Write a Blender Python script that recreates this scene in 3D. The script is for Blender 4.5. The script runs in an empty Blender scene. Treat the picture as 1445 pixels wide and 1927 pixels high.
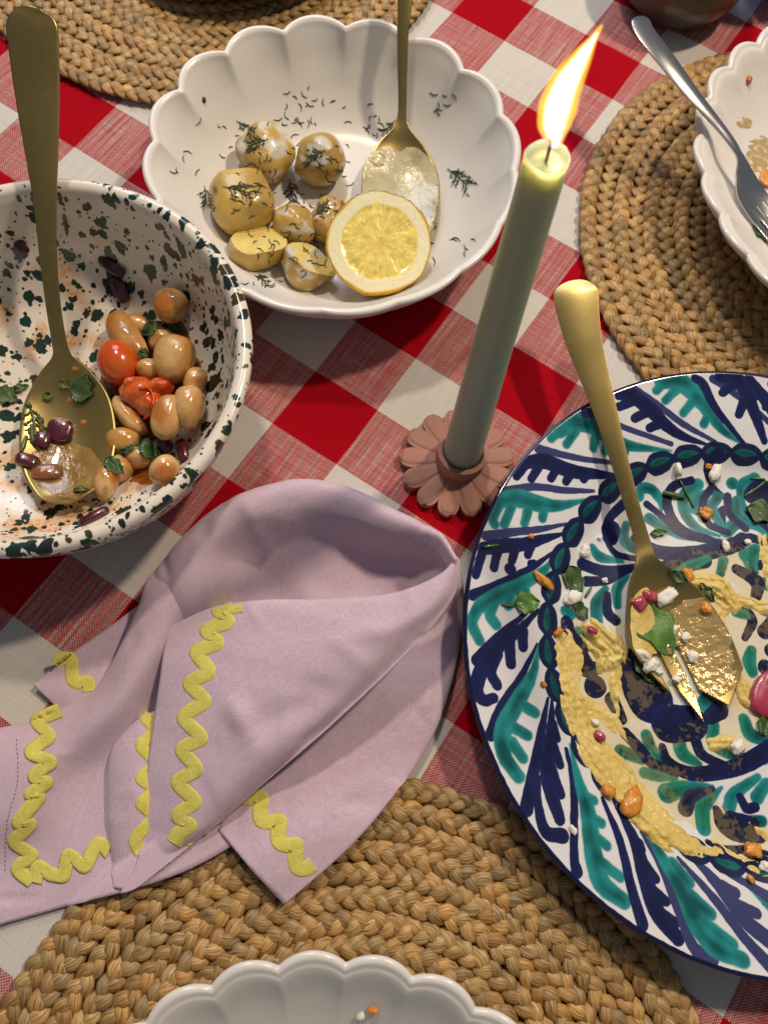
import bpy, math, random
import numpy as np
from mathutils import Vector, Matrix
from mathutils.bvhtree import BVHTree
from mathutils.kdtree import KDTree

S = 0.01                                   # everything below is written in centimetres
scene = bpy.context.scene
rnd = random.Random(7)
rng = np.random.default_rng(11)

# ------------------------------------------------------------------ camera
CAM = np.array([-2.65636302, -14.61185273, 42.90339123])
ROT = np.array([[0.9982869, 0.0, -0.05850873],
                [-0.0188627, 0.94660653, -0.3218389],
                [0.05538475, 0.32239119, 0.9449849]])
FPX, CX, CY = 1500.0, 722.5, 963.5         # focal length in pixels of the 1445x1927 photograph
cam = bpy.data.objects.new('camera', bpy.data.cameras.new('camera'))
scene.collection.objects.link(cam)
M = Matrix(ROT.tolist()).to_4x4()
M.translation = Vector((CAM * S).tolist())
cam.matrix_world = M
cam.data.sensor_fit = 'VERTICAL'
cam.data.sensor_height = 36.0
cam.data.lens = FPX / 1927 * 36
cam.data.clip_start, cam.data.clip_end = 0.01, 50
cam.data.dof.use_dof = True
cam.data.dof.focus_distance = 0.41
cam.data.dof.aperture_fstop = 13
scene.camera = cam

# ------------------------------------------------------------------ world and lamps
w = bpy.data.worlds.new('World'); scene.world = w; w.use_nodes = True
w.node_tree.nodes['Background'].inputs[0].default_value = (0.66, 0.70, 0.80, 1)
w.node_tree.nodes['Background'].inputs[1].default_value = 0.19

def lamp(name, kind, loc, energy, color, size=None, target=(0, 0, 0)):
    d = bpy.data.lights.new(name, kind); d.energy = energy; d.color = color
    if kind == 'AREA': d.shape = 'DISK'; d.size = size * S
    else: d.shadow_soft_size = size * S
    o = bpy.data.objects.new(name, d); scene.collection.objects.link(o)
    o.location = Vector(loc) * S
    o.rotation_euler = (Vector(target) - Vector(loc)).to_track_quat('-Z', 'Y').to_euler()
    return o
# warm ceiling bulb up and to the right of the table, cool window light from the far side
lamp('ceiling_bulb', 'POINT', (74, 56, 135), 58.0, (1.0, 0.81, 0.61), 5.5)
lamp('far_bulb', 'POINT', (-18, 98, 150), 48.0, (1.0, 0.84, 0.67), 6.5)
lamp('window_light', 'AREA', (-40, 170, 120), 13.0, (0.74, 0.83, 1.0), 90, (0, 10, 0))

scene.view_settings.view_transform = 'Standard'
scene.view_settings.look = 'None'
scene.view_settings.exposure = 0.0
scene.view_settings.gamma = 1.0
scene.cycles.use_denoising = True
scene.cycles.max_bounces = 8
scene.cycles.sample_clamp_indirect = 4

# ------------------------------------------------------------------ geometry helpers
def U(px, py, z=0.0):
    """point at height z (cm) seen at photograph pixel px, py"""
    d = ROT @ np.array([(px - CX) / FPX, -(py - CY) / FPX, -1.0])
    return CAM + d * ((z - CAM[2]) / d[2])
def depth(p): return float(-(ROT[:, 2] @ (np.asarray(p, float) - CAM)))
def px2cm(n, p): return n * depth(p) / FPX
def nz(v):
    v = np.asarray(v, float); return v / (np.linalg.norm(v) + 1e-12)
def view_right(p=None): return ROT[:, 0]

def sn(p, f, seed=0, n=5):
    """smooth pseudo noise, about -1..1"""
    r = np.random.default_rng(seed); out = 0
    for i in range(n):
        d = r.normal(size=3); d /= np.linalg.norm(d)
        out = out + np.sin(p @ d * f * r.uniform(.6, 1.6) + r.uniform(0, 6.28) + 1.5 * np.sin(p @ r.normal(size=3) * f * .4))
    return out / n * 1.4

def thing(name, label, cat, loc=(0, 0, 0), group=None):
    o = bpy.data.objects.new(name, None); scene.collection.objects.link(o)
    o.empty_display_size = 0.02
    o.location = Vector([float(c) * S for c in loc]); o['label'] = label; o['category'] = cat
    if group: o['group'] = group
    return o
def tag(o, label, cat, group=None, kind=None):
    if kind: o['kind'] = kind
    if label: o['label'] = label
    if cat: o['category'] = cat
    if group: o['group'] = group
    return o
def wloc(o):
    v = np.zeros(3)
    while o is not None:
        v += np.array(o.location); o = o.parent
    return v / S
def obj(name, verts, faces, m, parent=None, smooth=True, uv=None, col=None, origin=None, solid=0, offset=-1, sub=0):
    verts = np.asarray(verts, float)
    if origin is None: origin = wloc(parent) if parent is not None else verts.mean(0)
    origin = np.asarray(origin, float)
    me = bpy.data.meshes.new(name)
    if isinstance(faces, np.ndarray):
        k = faces.shape[1]; nf = len(faces)
        me.vertices.add(len(verts)); me.vertices.foreach_set('co', ((verts - origin) * S).astype(np.float32).ravel())
        me.loops.add(nf * k); me.loops.foreach_set('vertex_index', faces.astype(np.int32).ravel())
        me.polygons.add(nf); me.polygons.foreach_set('loop_start', np.arange(0, nf * k, k, dtype=np.int32))
        me.update(calc_edges=True); me.validate()
    else:
        me.from_pydata(((verts - origin) * S).tolist(), [], faces); me.update()
    if smooth: me.polygons.foreach_set('use_smooth', np.ones(len(me.polygons), bool))
    if uv is not None:
        l = me.uv_layers.new(name='UVMap'); vi = np.zeros(len(me.loops), np.int32); me.loops.foreach_get('vertex_index', vi)
        l.data.foreach_set('uv', np.asarray(uv, np.float32)[vi].ravel())
    if col is not None:
        a = me.color_attributes.new('tint', 'FLOAT_COLOR', 'POINT')
        c = np.ones((len(verts), 4), np.float32); cc = np.asarray(col, np.float32)
        if cc.ndim == 1: c[:, :3] = cc[:, None]
        else: c[:, :3] = cc
        a.data.foreach_set('color', c.ravel())
    o = bpy.data.objects.new(name, me); scene.collection.objects.link(o)
    me.materials.append(m)
    if parent is not None:
        o.parent = parent; o.location = Vector(((origin - wloc(parent)) * S).tolist())
    else: o.location = Vector((origin * S).tolist())
    if solid:
        md = o.modifiers.new('thickness', 'SOLIDIFY'); md.thickness = solid * S; md.offset = offset; md.use_even_offset = False
    if sub:
        md = o.modifiers.new('smooth', 'SUBSURF'); md.levels = md.render_levels = sub
    return o
def grid_faces(n, m, wrap_m=False, wrap_n=False):
    i = np.arange(n if wrap_n else n - 1)[:, None]; j = np.arange(m if wrap_m else m - 1)[None, :]
    i2, j2 = (i + 1) % n, (j + 1) % m
    f = np.stack([i * m + j, i * m + j2, i2 * m + j2, i2 * m + j], -1)
    return f.reshape(-1, 4)
def bvh(v, f): return BVHTree.FromPolygons([tuple(map(float, p)) for p in v], [tuple(map(int, q)) for q in f])
def hit(px, py, trees, zdef=0.0, lift=0.0):
    """nearest point of the given surfaces seen at a pixel, lifted along its normal"""
    d = nz(U(px, py, 0) - CAM); best = None
    for t in trees:
        r = t.ray_cast(Vector(CAM), Vector(d))
        if r[0] is not None and (best is None or r[3] < best[3]): best = r
    if best is None: return U(px, py, zdef + lift), np.array([0, 0, 1.0])
    n = np.array(best[1])
    if n @ d > 0: n = -n
    return np.array(best[0]) + n * lift, n
def cat(P, n):
    """Catmull-Rom through rows of P, n samples"""
    P = np.asarray(P, float); k = len(P)
    if k == 2:
        t = np.linspace(0, 1, n)[:, None]; return P[0] * (1 - t) + P[1] * t
    Q = np.concatenate([(2 * P[0] - P[1])[None], P, (2 * P[-1] - P[-2])[None]])
    t = np.linspace(0, k - 1, n); i = np.minimum(t.astype(int), k - 2); f = (t - i).reshape((-1,) + (1,) * (P.ndim - 1))
    a, b, c, d = Q[i], Q[i + 1], Q[i + 2], Q[i + 3]
    return .5 * (2 * b + (c - a) * f + (2 * a - 5 * b + 4 * c - d) * f ** 2 + (3 * b - 3 * c + d - a) * f ** 3)
def ico(level=3):
    import bmesh
    b = bmesh.new(); bmesh.ops.create_icosphere(b, subdivisions=level, radius=1)
    v = np.array([x.co[:] for x in b.verts]); f = np.array([[q.index for q in p.verts] for p in b.faces]); b.free()
    return v, f
ICO = {k: ico(k) for k in (2, 3, 4, 5)}
def frame(n, rot=0.0):
    """columns: x axis near the picture's right turned by rot, y, normal n"""
    n = nz(n); x = nz(ROT[:, 0] - n * (ROT[:, 0] @ n)); y = np.cross(n, x)
    c, s = math.cos(rot), math.sin(rot)
    return np.stack([x * c + y * s, -x * s + y * c, n], 1)
def tube(P, R, k=6, cap=True):
    P = np.asarray(P, float); R = np.broadcast_to(np.asarray(R, float), (len(P),))
    T = np.gradient(P, axis=0); T /= np.linalg.norm(T, axis=1)[:, None] + 1e-9
    ref = np.array([0.13, .21, 1.0]); ref /= np.linalg.norm(ref)
    s = np.cross(T, ref); s /= np.linalg.norm(s, axis=1)[:, None] + 1e-9; u = np.cross(s, T)
    a = np.arange(k) / k * 2 * np.pi
    V = P[:, None] + R[:, None, None] * (np.cos(a)[None, :, None] * s[:, None] + np.sin(a)[None, :, None] * u[:, None])
    F = grid_faces(len(P), k, wrap_m=True).tolist()
    if cap: F += [list(range(k))[::-1], [(len(P) - 1) * k + i for i in range(k)]]
    return V.reshape(-1, 3), F
def join(parts):
    V, F, o = [], [], 0
    for v, f in parts:
        V.append(np.asarray(v)); F += [[int(i) + o for i in q] for q in f]; o += len(v)
    return np.vstack(V), F

# ------------------------------------------------------------------ material helpers
def mat(name, base=(.5, .5, .5), rough=.5, metal=0.0, spec=.5, coat=0.0, sss=0.0, sss_r=(1, .5, .3), sss_s=.01,
        vary=None, bump=None, tint=False, uvimg=None, trans=0.0, sheen=0.0):
    """procedural Principled material; vary = [(scale, colour, low, high), ...], bump = [(scale, strength, distance)]"""
    m = bpy.data.materials.new(name); m.use_nodes = True; nt = m.node_tree; N, L = nt.nodes, nt.links
    p = N['Principled BSDF']
    p.inputs['Base Color'].default_value = (*base, 1); p.inputs['Roughness'].default_value = rough
    p.inputs['Metallic'].default_value = metal; p.inputs['Specular IOR Level'].default_value = spec
    p.inputs['Coat Weight'].default_value = coat; p.inputs['Coat Roughness'].default_value = .06
    p.inputs['Sheen Weight'].default_value = sheen
    p.inputs['Transmission Weight'].default_value = trans
    if sss:
        p.inputs['Subsurface Weight'].default_value = sss; p.inputs['Subsurface Radius'].default_value = sss_r
        p.inputs['Subsurface Scale'].default_value = sss_s
    tc = N.new('ShaderNodeTexCoord'); cur = None
    if uvimg is not None:
        t = N.new('ShaderNodeTexImage'); t.image = uvimg; t.interpolation = 'Cubic'; cur = t.outputs[0]
    def mixc(f, a, b, mode='MIX'):
        x = N.new('ShaderNodeMix'); x.data_type = 'RGBA'; x.blend_type = mode
        if isinstance(f, float): x.inputs[0].default_value = f
        else: L.new(f, x.inputs[0])
        for s, v in ((6, a), (7, b)):
            if isinstance(v, tuple): x.inputs[s].default_value = (*v, 1)
            else: L.new(v, x.inputs[s])
        return x.outputs[2]
    if cur is None: cur = tuple(base)
    for k, (sc, c, lo, hi) in enumerate(vary or []):
        n = N.new('ShaderNodeTexNoise'); n.inputs['Scale'].default_value = sc; n.inputs['Detail'].default_value = 5
        n.noise_dimensions = '4D'; n.inputs['W'].default_value = k * 3.7
        L.new(tc.outputs['Object'], n.inputs['Vector'])
        r = N.new('ShaderNodeMapRange'); r.inputs[1].default_value = lo; r.inputs[2].default_value = hi; r.interpolation_type = 'SMOOTHSTEP'
        L.new(n.outputs[0], r.inputs[0]); cur = mixc(r.outputs[0], cur, tuple(c))
    if tint:
        a = N.new('ShaderNodeAttribute'); a.attribute_name = 'tint'; cur = mixc(1.0, cur, a.outputs['Color'], 'MULTIPLY')
    if not isinstance(cur, tuple): L.new(cur, p.inputs['Base Color'])
    last = None
    for sc, st, di in (bump or []):
        n = N.new('ShaderNodeTexNoise'); n.inputs['Scale'].default_value = sc; n.inputs['Detail'].default_value = 4
        L.new(tc.outputs['Object'], n.inputs['Vector'])
        b = N.new('ShaderNodeBump'); b.inputs['Strength'].default_value = st; b.inputs['Distance'].default_value = di
        L.new(n.outputs[0], b.inputs['Height'])
        if last is not None: L.new(last, b.inputs['Normal'])
        last = b.outputs[0]
    if last is not None: L.new(last, p.inputs['Normal'])
    m['p'] = 1
    return m
def image(name, rgb):
    h, w_ = rgb.shape[:2]; im = bpy.data.images.new(name, w_, h, float_buffer=False)
    lin = np.clip(rgb, 0, 1); s = np.where(lin < .0031308, lin * 12.92, 1.055 * lin ** (1 / 2.4) - .055)
    a = np.ones((h, w_, 4), np.float32); a[..., :3] = s
    im.pixels.foreach_set(a.ravel()); im.update(); im.pack(); return im
def fnoise(h, w_, fx, fy, seed):
    """band limited noise 0..1 with correlation lengths fx, fy in pixels"""
    r = np.random.default_rng(seed); a = np.fft.rfft2(r.normal(size=(h, w_)))
    ky = np.fft.fftfreq(h)[:, None]; kx = np.fft.rfftfreq(w_)[None, :]
    a *= np.exp(-2 * (np.pi * kx * fx) ** 2 / 2 - 2 * (np.pi * ky * fy) ** 2 / 2)
    b = np.fft.irfft2(a, s=(h, w_)); b = (b - b.mean()) / (b.std() + 1e-9)
    return b
class Canvas:
    def __init__(s, n, half, base):
        s.n, s.half = n, half; s.k = n / (2 * half); s.rgb = np.ones((n, n, 3), np.float32) * np.array(base, np.float32)
        s.wob = fnoise(n, n, 10, 10, 3) * .35 + fnoise(n, n, 3, 3, 4) * .12
        s.den = fnoise(n, n, 22, 22, 5)
    def sdf(s, strokes):
        pts = np.vstack([np.asarray(q[0]) for q in strokes]); rmax = max(np.max(q[1]) for q in strokes)
        c = (pts + s.half) * s.k; pad = rmax * s.k + 10
        x0, y0 = np.maximum((c.min(0) - pad).astype(int), 0); x1, y1 = np.minimum((c.max(0) + pad).astype(int) + 1, s.n)
        if x1 <= x0 + 1 or y1 <= y0 + 1: return None
        D = np.full((y1 - y0, x1 - x0), 1e4, np.float32)
        for P, R in strokes:
            P = cat(P, 20); R = np.interp(np.linspace(0, 1, 20), np.linspace(0, 1, len(R)), R)
            C = (P + s.half) * s.k
            for i in range(19):
                a, b = C[i], C[i + 1]; pd = max(R[i], R[i + 1]) * s.k + 10
                u0, v0 = np.maximum((np.minimum(a, b) - pd).astype(int), (x0, y0)); u1, v1 = np.minimum((np.maximum(a, b) + pd).astype(int) + 1, (x1, y1))
                if u1 <= u0 or v1 <= v0: continue
                X = np.arange(u0, u1, dtype=np.float32)[None, :]; Y = np.arange(v0, v1, dtype=np.float32)[:, None]
                ab = b - a; t = np.clip(((X - a[0]) * ab[0] + (Y - a[1]) * ab[1]) / (ab @ ab + 1e-9), 0, 1)
                d = np.hypot(X - a[0] - t * ab[0], Y - a[1] - t * ab[1]) - (R[i] + (R[i + 1] - R[i]) * t) * s.k
                q = D[v0 - y0:v1 - y0, u0 - x0:u1 - x0]; np.minimum(q, d, out=q)
        return (slice(y0, y1), slice(x0, x1)), D
    def paint(s, strokes, core, edge, soft=1.0, op=1.0, width=.25):
        r = s.sdf(strokes)
        if r is None: return
        sl, D = r; D = D + s.wob[sl] * 1.3
        m = (np.clip(.5 - D / soft, 0, 1) * op)[..., None]
        t = np.clip(-D / (width * s.k), 0, 1) * .8 + .22 * s.den[sl]; t = np.clip(t, 0, 1)[..., None]
        col = np.array(edge) * (1 - t) + np.array(core) * t
        s.rgb[sl] = s.rgb[sl] * (1 - m) + col * m

# ================================================================== TABLECLOTH
OG = np.array([-3.979, 9.035]); DI = np.array([0.81949, -0.57309]); DJ = np.array([-0.57310, -0.81949]); CELL_I, CELL_J = 4.5, 4.5 * .945
def cloth_material():
    m = bpy.data.materials.new('gingham_cotton'); m.use_nodes = True; nt = m.node_tree; N, L = nt.nodes, nt.links
    p = N['Principled BSDF']; p.inputs['Roughness'].default_value = .95; p.inputs['Specular IOR Level'].default_value = .05
    tc = N.new('ShaderNodeTexCoord'); src = tc.outputs['Object']
    def math_(op, a, b=None, c=None):
        n = N.new('ShaderNodeMath'); n.operation = op
        for i, v in enumerate((a, b, c)):
            if v is None: continue
            if isinstance(v, (int, float)): n.inputs[i].default_value = v
            else: L.new(v, n.inputs[i])
        return n.outputs[0]
    def dot(vec):
        n = N.new('ShaderNodeVectorMath'); n.operation = 'DOT_PRODUCT'; L.new(src, n.inputs[0]); n.inputs[1].default_value = vec; return n.outputs['Value']
    def noise(vec, sc, det=3):
        n = N.new('ShaderNodeTexNoise'); n.inputs['Scale'].default_value = sc; n.inputs['Detail'].default_value = det; L.new(vec, n.inputs['Vector']); return n.outputs[0]
    wob = math_('MULTIPLY', math_('SUBTRACT', noise(src, 9.0, 2), .5), .07)
    wob2 = math_('MULTIPLY', math_('SUBTRACT', noise(src, 11.0, 2), .5), -.07)
    a = math_('ADD', math_('ADD', dot((DI[0] / CELL_I / S, DI[1] / CELL_I / S, 0)), float(-OG @ DI / CELL_I)), wob)
    b = math_('ADD', math_('ADD', dot((DJ[0] / CELL_J / S, DJ[1] / CELL_J / S, 0)), float(-OG @ DJ / CELL_J)), wob2)
    def comb(x, y, z=0.0):
        n = N.new('ShaderNodeCombineXYZ')
        for i, v in enumerate((x, y, z)):
            if isinstance(v, (int, float)): n.inputs[i].default_value = v
            else: L.new(v, n.inputs[i])
        return n.outputs[0]
    redA = math_('LESS_THAN', math_('FLOORED_MODULO', a, 2), 1.0)
    redB = math_('LESS_THAN', math_('FLOORED_MODULO', b, 2), 1.0)
    NT = 52
    ta, tb = math_('MULTIPLY', a, NT), math_('MULTIPLY', b, NT)
    par = math_('FLOORED_MODULO', math_('ADD', math_('FLOOR', ta), math_('FLOOR', tb)), 2)
    # slubs: one-directional irregularities of the yarns
    sa = noise(comb(math_('MULTIPLY', a, 26), math_('MULTIPLY', b, .9)), 1.0, 4)
    sb = noise(comb(math_('MULTIPLY', a, .9), math_('MULTIPLY', b, 26), 5.0), 1.0, 4)
    f = math_('ADD', math_('MULTIPLY', math_('SUBTRACT', par, .5), .62), .5)
    f = math_('ADD', f, math_('MULTIPLY', math_('SUBTRACT', sa, .5), .95))
    f = math_('SUBTRACT', f, math_('MULTIPLY', math_('SUBTRACT', sb, .5), .5))
    n = N.new('ShaderNodeClamp'); L.new(f, n.inputs[0]); f = n.outputs[0]
    red = math_('ADD', math_('MULTIPLY', redA, f), math_('MULTIPLY', redB, math_('SUBTRACT', 1.0, f)))
    red = math_('POWER', red, .42)
    mx = N.new('ShaderNodeMix'); mx.data_type = 'RGBA'; L.new(red, mx.inputs[0])
    mx.inputs[6].default_value = (.60, .575, .53, 1); mx.inputs[7].default_value = (.36, .003, .010, 1)
    br = N.new('ShaderNodeMix'); br.data_type = 'RGBA'; br.blend_type = 'MULTIPLY'; br.inputs[0].default_value = 1
    v = math_('ADD', .78, math_('MULTIPLY', math_('ADD', sa, sb), .22))
    cc = N.new('ShaderNodeCombineColor')
    for i in range(3): L.new(v, cc.inputs[i])
    L.new(mx.outputs[2], br.inputs[6]); L.new(cc.outputs[0], br.inputs[7]); L.new(br.outputs[2], p.inputs['Base Color'])
    h = math_('ADD', math_('ABSOLUTE', math_('SINE', math_('MULTIPLY', ta, math.pi))), math_('ABSOLUTE', math_('SINE', math_('MULTIPLY', tb, math.pi))))
    h = math_('ADD', h, math_('MULTIPLY', math_('ADD', sa, sb), 1.2))
    bp = N.new('ShaderNodeBump'); bp.inputs['Strength'].default_value = .35; bp.inputs['Distance'].default_value = .0004
    L.new(h, bp.inputs['Height']); L.new(bp.outputs[0], p.inputs['Normal'])
    return m
n = 300; xs = np.linspace(-75, 75, n); X, Y = np.meshgrid(xs, xs)
P = np.stack([X, Y, X * 0], -1).reshape(-1, 3)
P[:, 2] = -0.07 + 0.06 * sn(P, .25, 3) + .03 * sn(P, .7, 4)
tag(obj('tablecloth', P, grid_faces(n, n)[:, ::-1].copy(), cloth_material(), origin=(0, 0, 0)),
    'red and white gingham tablecloth spread under all the dishes', 'tablecloth')
BV_TABLE = bvh(np.array([[-75, -75, 0], [75, -75, 0], [75, 75, 0], [-75, 75, 0]]), [[0, 1, 2, 3]])
tv = np.array([[x, y, z] for z in (-.5, -3.5) for x, y in ((-76, -76), (76, -76), (76, 76), (-76, 76))], float)
tag(obj('table_top', tv, [[0, 1, 2, 3], [7, 6, 5, 4], [0, 4, 5, 1], [1, 5, 6, 2], [2, 6, 7, 3], [3, 7, 4, 0]],
        mat('dark_wood', (.10, .05, .025), .5, vary=[(18, (.05, .025, .012), .3, .7)]), smooth=False, origin=(0, 0, -.5)), None, None, kind='structure')

# ================================================================== BRAIDED PLACEMATS
def straw_material():
    m = bpy.data.materials.new('water_hyacinth_straw'); m.use_nodes = True; nt = m.node_tree; N, L = nt.nodes, nt.links
    p = N['Principled BSDF']; p.inputs['Roughness'].default_value = .42; p.inputs['Specular IOR Level'].default_value = .45
    uvn = N.new('ShaderNodeUVMap'); mp = N.new('ShaderNodeMapping'); L.new(uvn.outputs[0], mp.inputs[0]); mp.inputs['Scale'].default_value = (1.2, 16, 1)
    n1 = N.new('ShaderNodeTexNoise'); n1.inputs['Scale'].default_value = 1.0; n1.inputs['Detail'].default_value = 4; L.new(mp.outputs[0], n1.inputs['Vector'])
    cr = N.new('ShaderNodeValToRGB'); cr.color_ramp.elements[0].position = .28; cr.color_ramp.elements[0].color = (.13, .06, .018, 1)
    cr.color_ramp.elements[1].position = .72; cr.color_ramp.elements[1].color = (.66, .42, .155, 1)
    L.new(n1.outputs[0], cr.inputs[0])
    a = N.new('ShaderNodeAttribute'); a.attribute_name = 'tint'
    mx = N.new('ShaderNodeMix'); mx.data_type = 'RGBA'; mx.blend_type = 'MULTIPLY'; mx.inputs[0].default_value = 1
    L.new(cr.outputs[0], mx.inputs[6]); L.new(a.outputs['Color'], mx.inputs[7]); L.new(mx.outputs[2], p.inputs['Base Color'])
    b = N.new('ShaderNodeBump'); b.inputs['Strength'].default_value = .7; b.inputs['Distance'].default_value = .0006
    L.new(n1.outputs[0], b.inputs['Height']); L.new(b.outputs[0], p.inputs['Normal'])
    return m
STRAW = straw_material()
def placemat(c, R, label, seed, pitch=1.04, period=2.55, rmin=2.0, z0=.34, rot=0.0, sc=.83):
    t = thing('placemat', label, 'placemat', (c[0], c[1], 0), 'round braided straw placemats')
    r = np.random.default_rng(seed); rad = R - pitch / 2; k = 0
    while rad > rmin:
        per = max(2, round(2 * math.pi * rad / period)); ns = per * 13; K = 8
        s = np.arange(ns) / ns; th = s * 2 * np.pi + rot + k * .7
        if k % 2: th = -th
        Vs, Fs, UVs, Cs, off = [], [], [], [], 0
        jit = 1 + .10 * np.interp(s * per * 3, np.arange(per * 3 + 1), np.append(r.normal(size=per * 3), 0), period=per * 3)
        for st in range(3):
            ph = 2 * np.pi * (s * per + st / 3)
            la = .35 * sc * np.sin(ph); hb = .135 * np.sin(2 * ph) - .13 * np.sin(ph) ** 2 + .05 + .02 * r.normal()
            rr = rad + la + .05 * np.sin(th * 3 + k); z = z0 + hb
            Pc = np.stack([rr * np.cos(th), rr * np.sin(th), z], 1)
            T = np.roll(Pc, -1, 0) - np.roll(Pc, 1, 0); T /= np.linalg.norm(T, axis=1)[:, None]
            sd = np.cross(T, [0, 0, 1.0]); sd /= np.linalg.norm(sd, axis=1)[:, None]; up = np.cross(sd, T)
            if k % 2: pass
            lob = np.interp(s * per * 2, np.arange(per * 2 + 1), np.append(r.uniform(.82, 1.12, per * 2), 1), period=per * 2)
            wd = (.365 + .13 * np.sin(2 * ph)) * sc * lob * jit; tk = .15
            a = np.arange(K) / K * 2 * np.pi
            V = Pc[:, None] + wd[:, None, None] * np.cos(a)[None, :, None] * sd[:, None] + tk * np.sin(a)[None, :, None] * up[:, None]
            V = V.reshape(-1, 3); V[:, 0] += c[0]; V[:, 1] += c[1]
            Vs.append(V); Fs.append(grid_faces(ns, K, True, True) + off); off += len(V)
            uu = np.repeat(s * per * 3.1, K); vv = np.tile(np.abs(np.arange(K) - K / 2) / K * 2, ns)
            UVs.append(np.stack([uu + st * 11.3 + k * 5.1, vv + st * 3.3 + k], 1))
            cell = np.floor(s * per * 2 + st * .667).astype(int) % (per * 2)
            tt = r.uniform(.66, 1.22, per * 2); hh = r.uniform(-.09, .09, per * 2)
            cc = np.stack([tt * (1 + hh), tt, tt * (1 - 1.3 * hh)], 1)[cell]
            Cs.append(np.repeat(cc, K, 0))
        obj('braid_coil', np.vstack(Vs), np.vstack(Fs), STRAW, t, uv=np.vstack(UVs), col=np.vstack(Cs))
        rad -= pitch; k += 1
    return t
placemat((-2.12, -31.71), 17.6, 'round braided straw placemat under the nearest white dish at the bottom edge', 1)
placemat((30.7, 18.2), 17.6, 'round braided straw placemat under the white dish with the silver fork', 2, rot=.4)
placemat((-12.3, 46.7), 18.0, 'round braided straw placemat behind the potato dish at the top left', 3, rot=1.1)

# ================================================================== CERAMICS
def lathe(prof, nth, rfun=None, c=(0, 0, 0)):
    """prof rows (r, z, scallop weight); rfun(theta, r, wgt) -> radius"""
    prof = np.asarray(prof, float); th = np.arange(nth) / nth * 2 * np.pi
    R = np.repeat(prof[:, 0][:, None], nth, 1); Z = np.repeat(prof[:, 1][:, None], nth, 1)
    if rfun is not None: R, Z = rfun(th[None, :], R, Z, prof[:, 2][:, None])
    V = np.stack([R * np.cos(th) + c[0], R * np.sin(th) + c[1], Z + c[2]], -1)
    return V.reshape(-1, 3), grid_faces(len(prof), nth, wrap_m=True)
GLAZE_W = mat('white_glaze', (.72, .70, .655), .28, coat=.15, vary=[(20, (.69, .66, .61), .4, .7)], bump=[(25, .08, .002)])
def scallop_bowl(c, R, H, z0, n, phase, label, amp, flute, near_fade=None, z_in=.5, foot=.55, pw=1.4):
    key = [(0, z_in, 0), (foot * R * .6, z_in, 0), (foot * R, z_in + .12, .05), (.72 * R, z_in + .22 * H, .35), (.85 * R, z_in + .5 * H, .7), (.94 * R, z_in + .78 * H, .95),
           (R - .35, H - .12, 1), (R - .16, H, 1), (R + .04, H - .02, 1), (R + .13, H - .17, 1), (R + .02, H - .42, 1), (.93 * R, .62 * H, .8), (.84 * R, .36 * H, .5), (.70 * R, .14 * H, .3), (foot * R, .02, 0), (foot * R * .8, 0.0, 0), (0, 0.1, 0)]
    key = np.array(key); prof = np.vstack([cat(key[:7], 46)[:-1], cat(key[6:11], 14)[:-1], cat(key[10:15], 24)[:-1], key[14:]])
    def rf(th, r, z, wg):
        wg = np.clip(wg, 0, 1); r = np.maximum(r, 0); s = np.abs(np.sin(n / 2 * (th - phase)))          # cusps where zero
        lobe = np.abs(s) ** .75 - .62
        f = np.ones_like(th)
        if near_fade is not None: f = np.clip(.5 + .75 * np.cos(th - near_fade), .22, 1)
        wob = .012 * np.sin(2 * th + 1) + .008 * np.sin(3 * th)
        return r * (1 + wob) + amp * lobe * wg ** pw * f * (r / R), z + flute * lobe * wg ** 2 * f
    V, F = lathe(prof, n * 26, rf, (c[0], c[1], z0))
    t = thing('scalloped_dish', label, 'dish', (c[0], c[1], z0), 'white scalloped dishes')
    obj('dish_body', V, F, GLAZE_W, t)
    return t, bvh(V, F)
def ph(px, py, z, c):
    q = U(px, py, z)[:2] - np.asarray(c); return math.atan2(q[1], q[0])
cW1 = (-2.76, 20.7)
W1, BV_W1 = scallop_bowl(cW1, 10.85, 5.0, 0, 16, ph(652, 42, 5, cW1), 'white scalloped serving dish with potatoes and half a lemon', .85, .15, near_fade=math.radians(100), pw=3.5)
cWB = (-3.72, -33.4)
WB, BV_WB = scallop_bowl(cWB, 12.1, 4.4, .85, 26, ph(654, 1789, 5, cWB), 'empty white scalloped dish cut off by the bottom edge with two crumbs in it', .5, .25, z_in=.6)
cWR = (33.2, 20.8)
WR, BV_WR = scallop_bowl(cWR, 13.55, 3.9, .85, 27, ph(1308, 245, 4.7, cWR), 'white scalloped dish at the right edge holding a silver fork', .55, .35, z_in=.5)

# ---- splattered bowl
cB = np.array([-17.62, 6.15]); RB, HB = 10.35, 7.0
keyb = np.array([(0, .7), (3.5, .7), (6.0, .95), (7.9, 2.0), (8.95, 3.6), (9.5, 5.4), (9.75, 6.5), (9.95, 6.92), (10.3, 7.05), (10.6, 6.9), (10.66, 6.55), (10.45, 6.2), (10.2, 5.0), (9.4, 2.9), (8.0, 1.1), (6.2, .15), (5.6, 0), (0, .15)], float)
profb = np.vstack([cat(keyb[:7], 50)[:-1], cat(keyb[6:12], 20)[:-1], cat(keyb[11:], 30)])
profb3 = np.c_[profb, np.zeros(len(profb))]
seg = np.r_[0, np.cumsum(np.hypot(*np.diff(profb, axis=0).T))]; LEN = seg[-1]
nth = 256
th = np.linspace(0, 2 * np.pi, nth + 1)
Rm = profb[:, 0][:, None] * (1 + .006 * np.sin(2 * th)); Vb = np.stack([Rm * np.cos(th) + cB[0], Rm * np.sin(th) + cB[1], np.repeat(profb[:, 1][:, None], nth + 1, 1)], -1).reshape(-1, 3)
Fb = grid_faces(len(profb), nth + 1)
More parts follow.
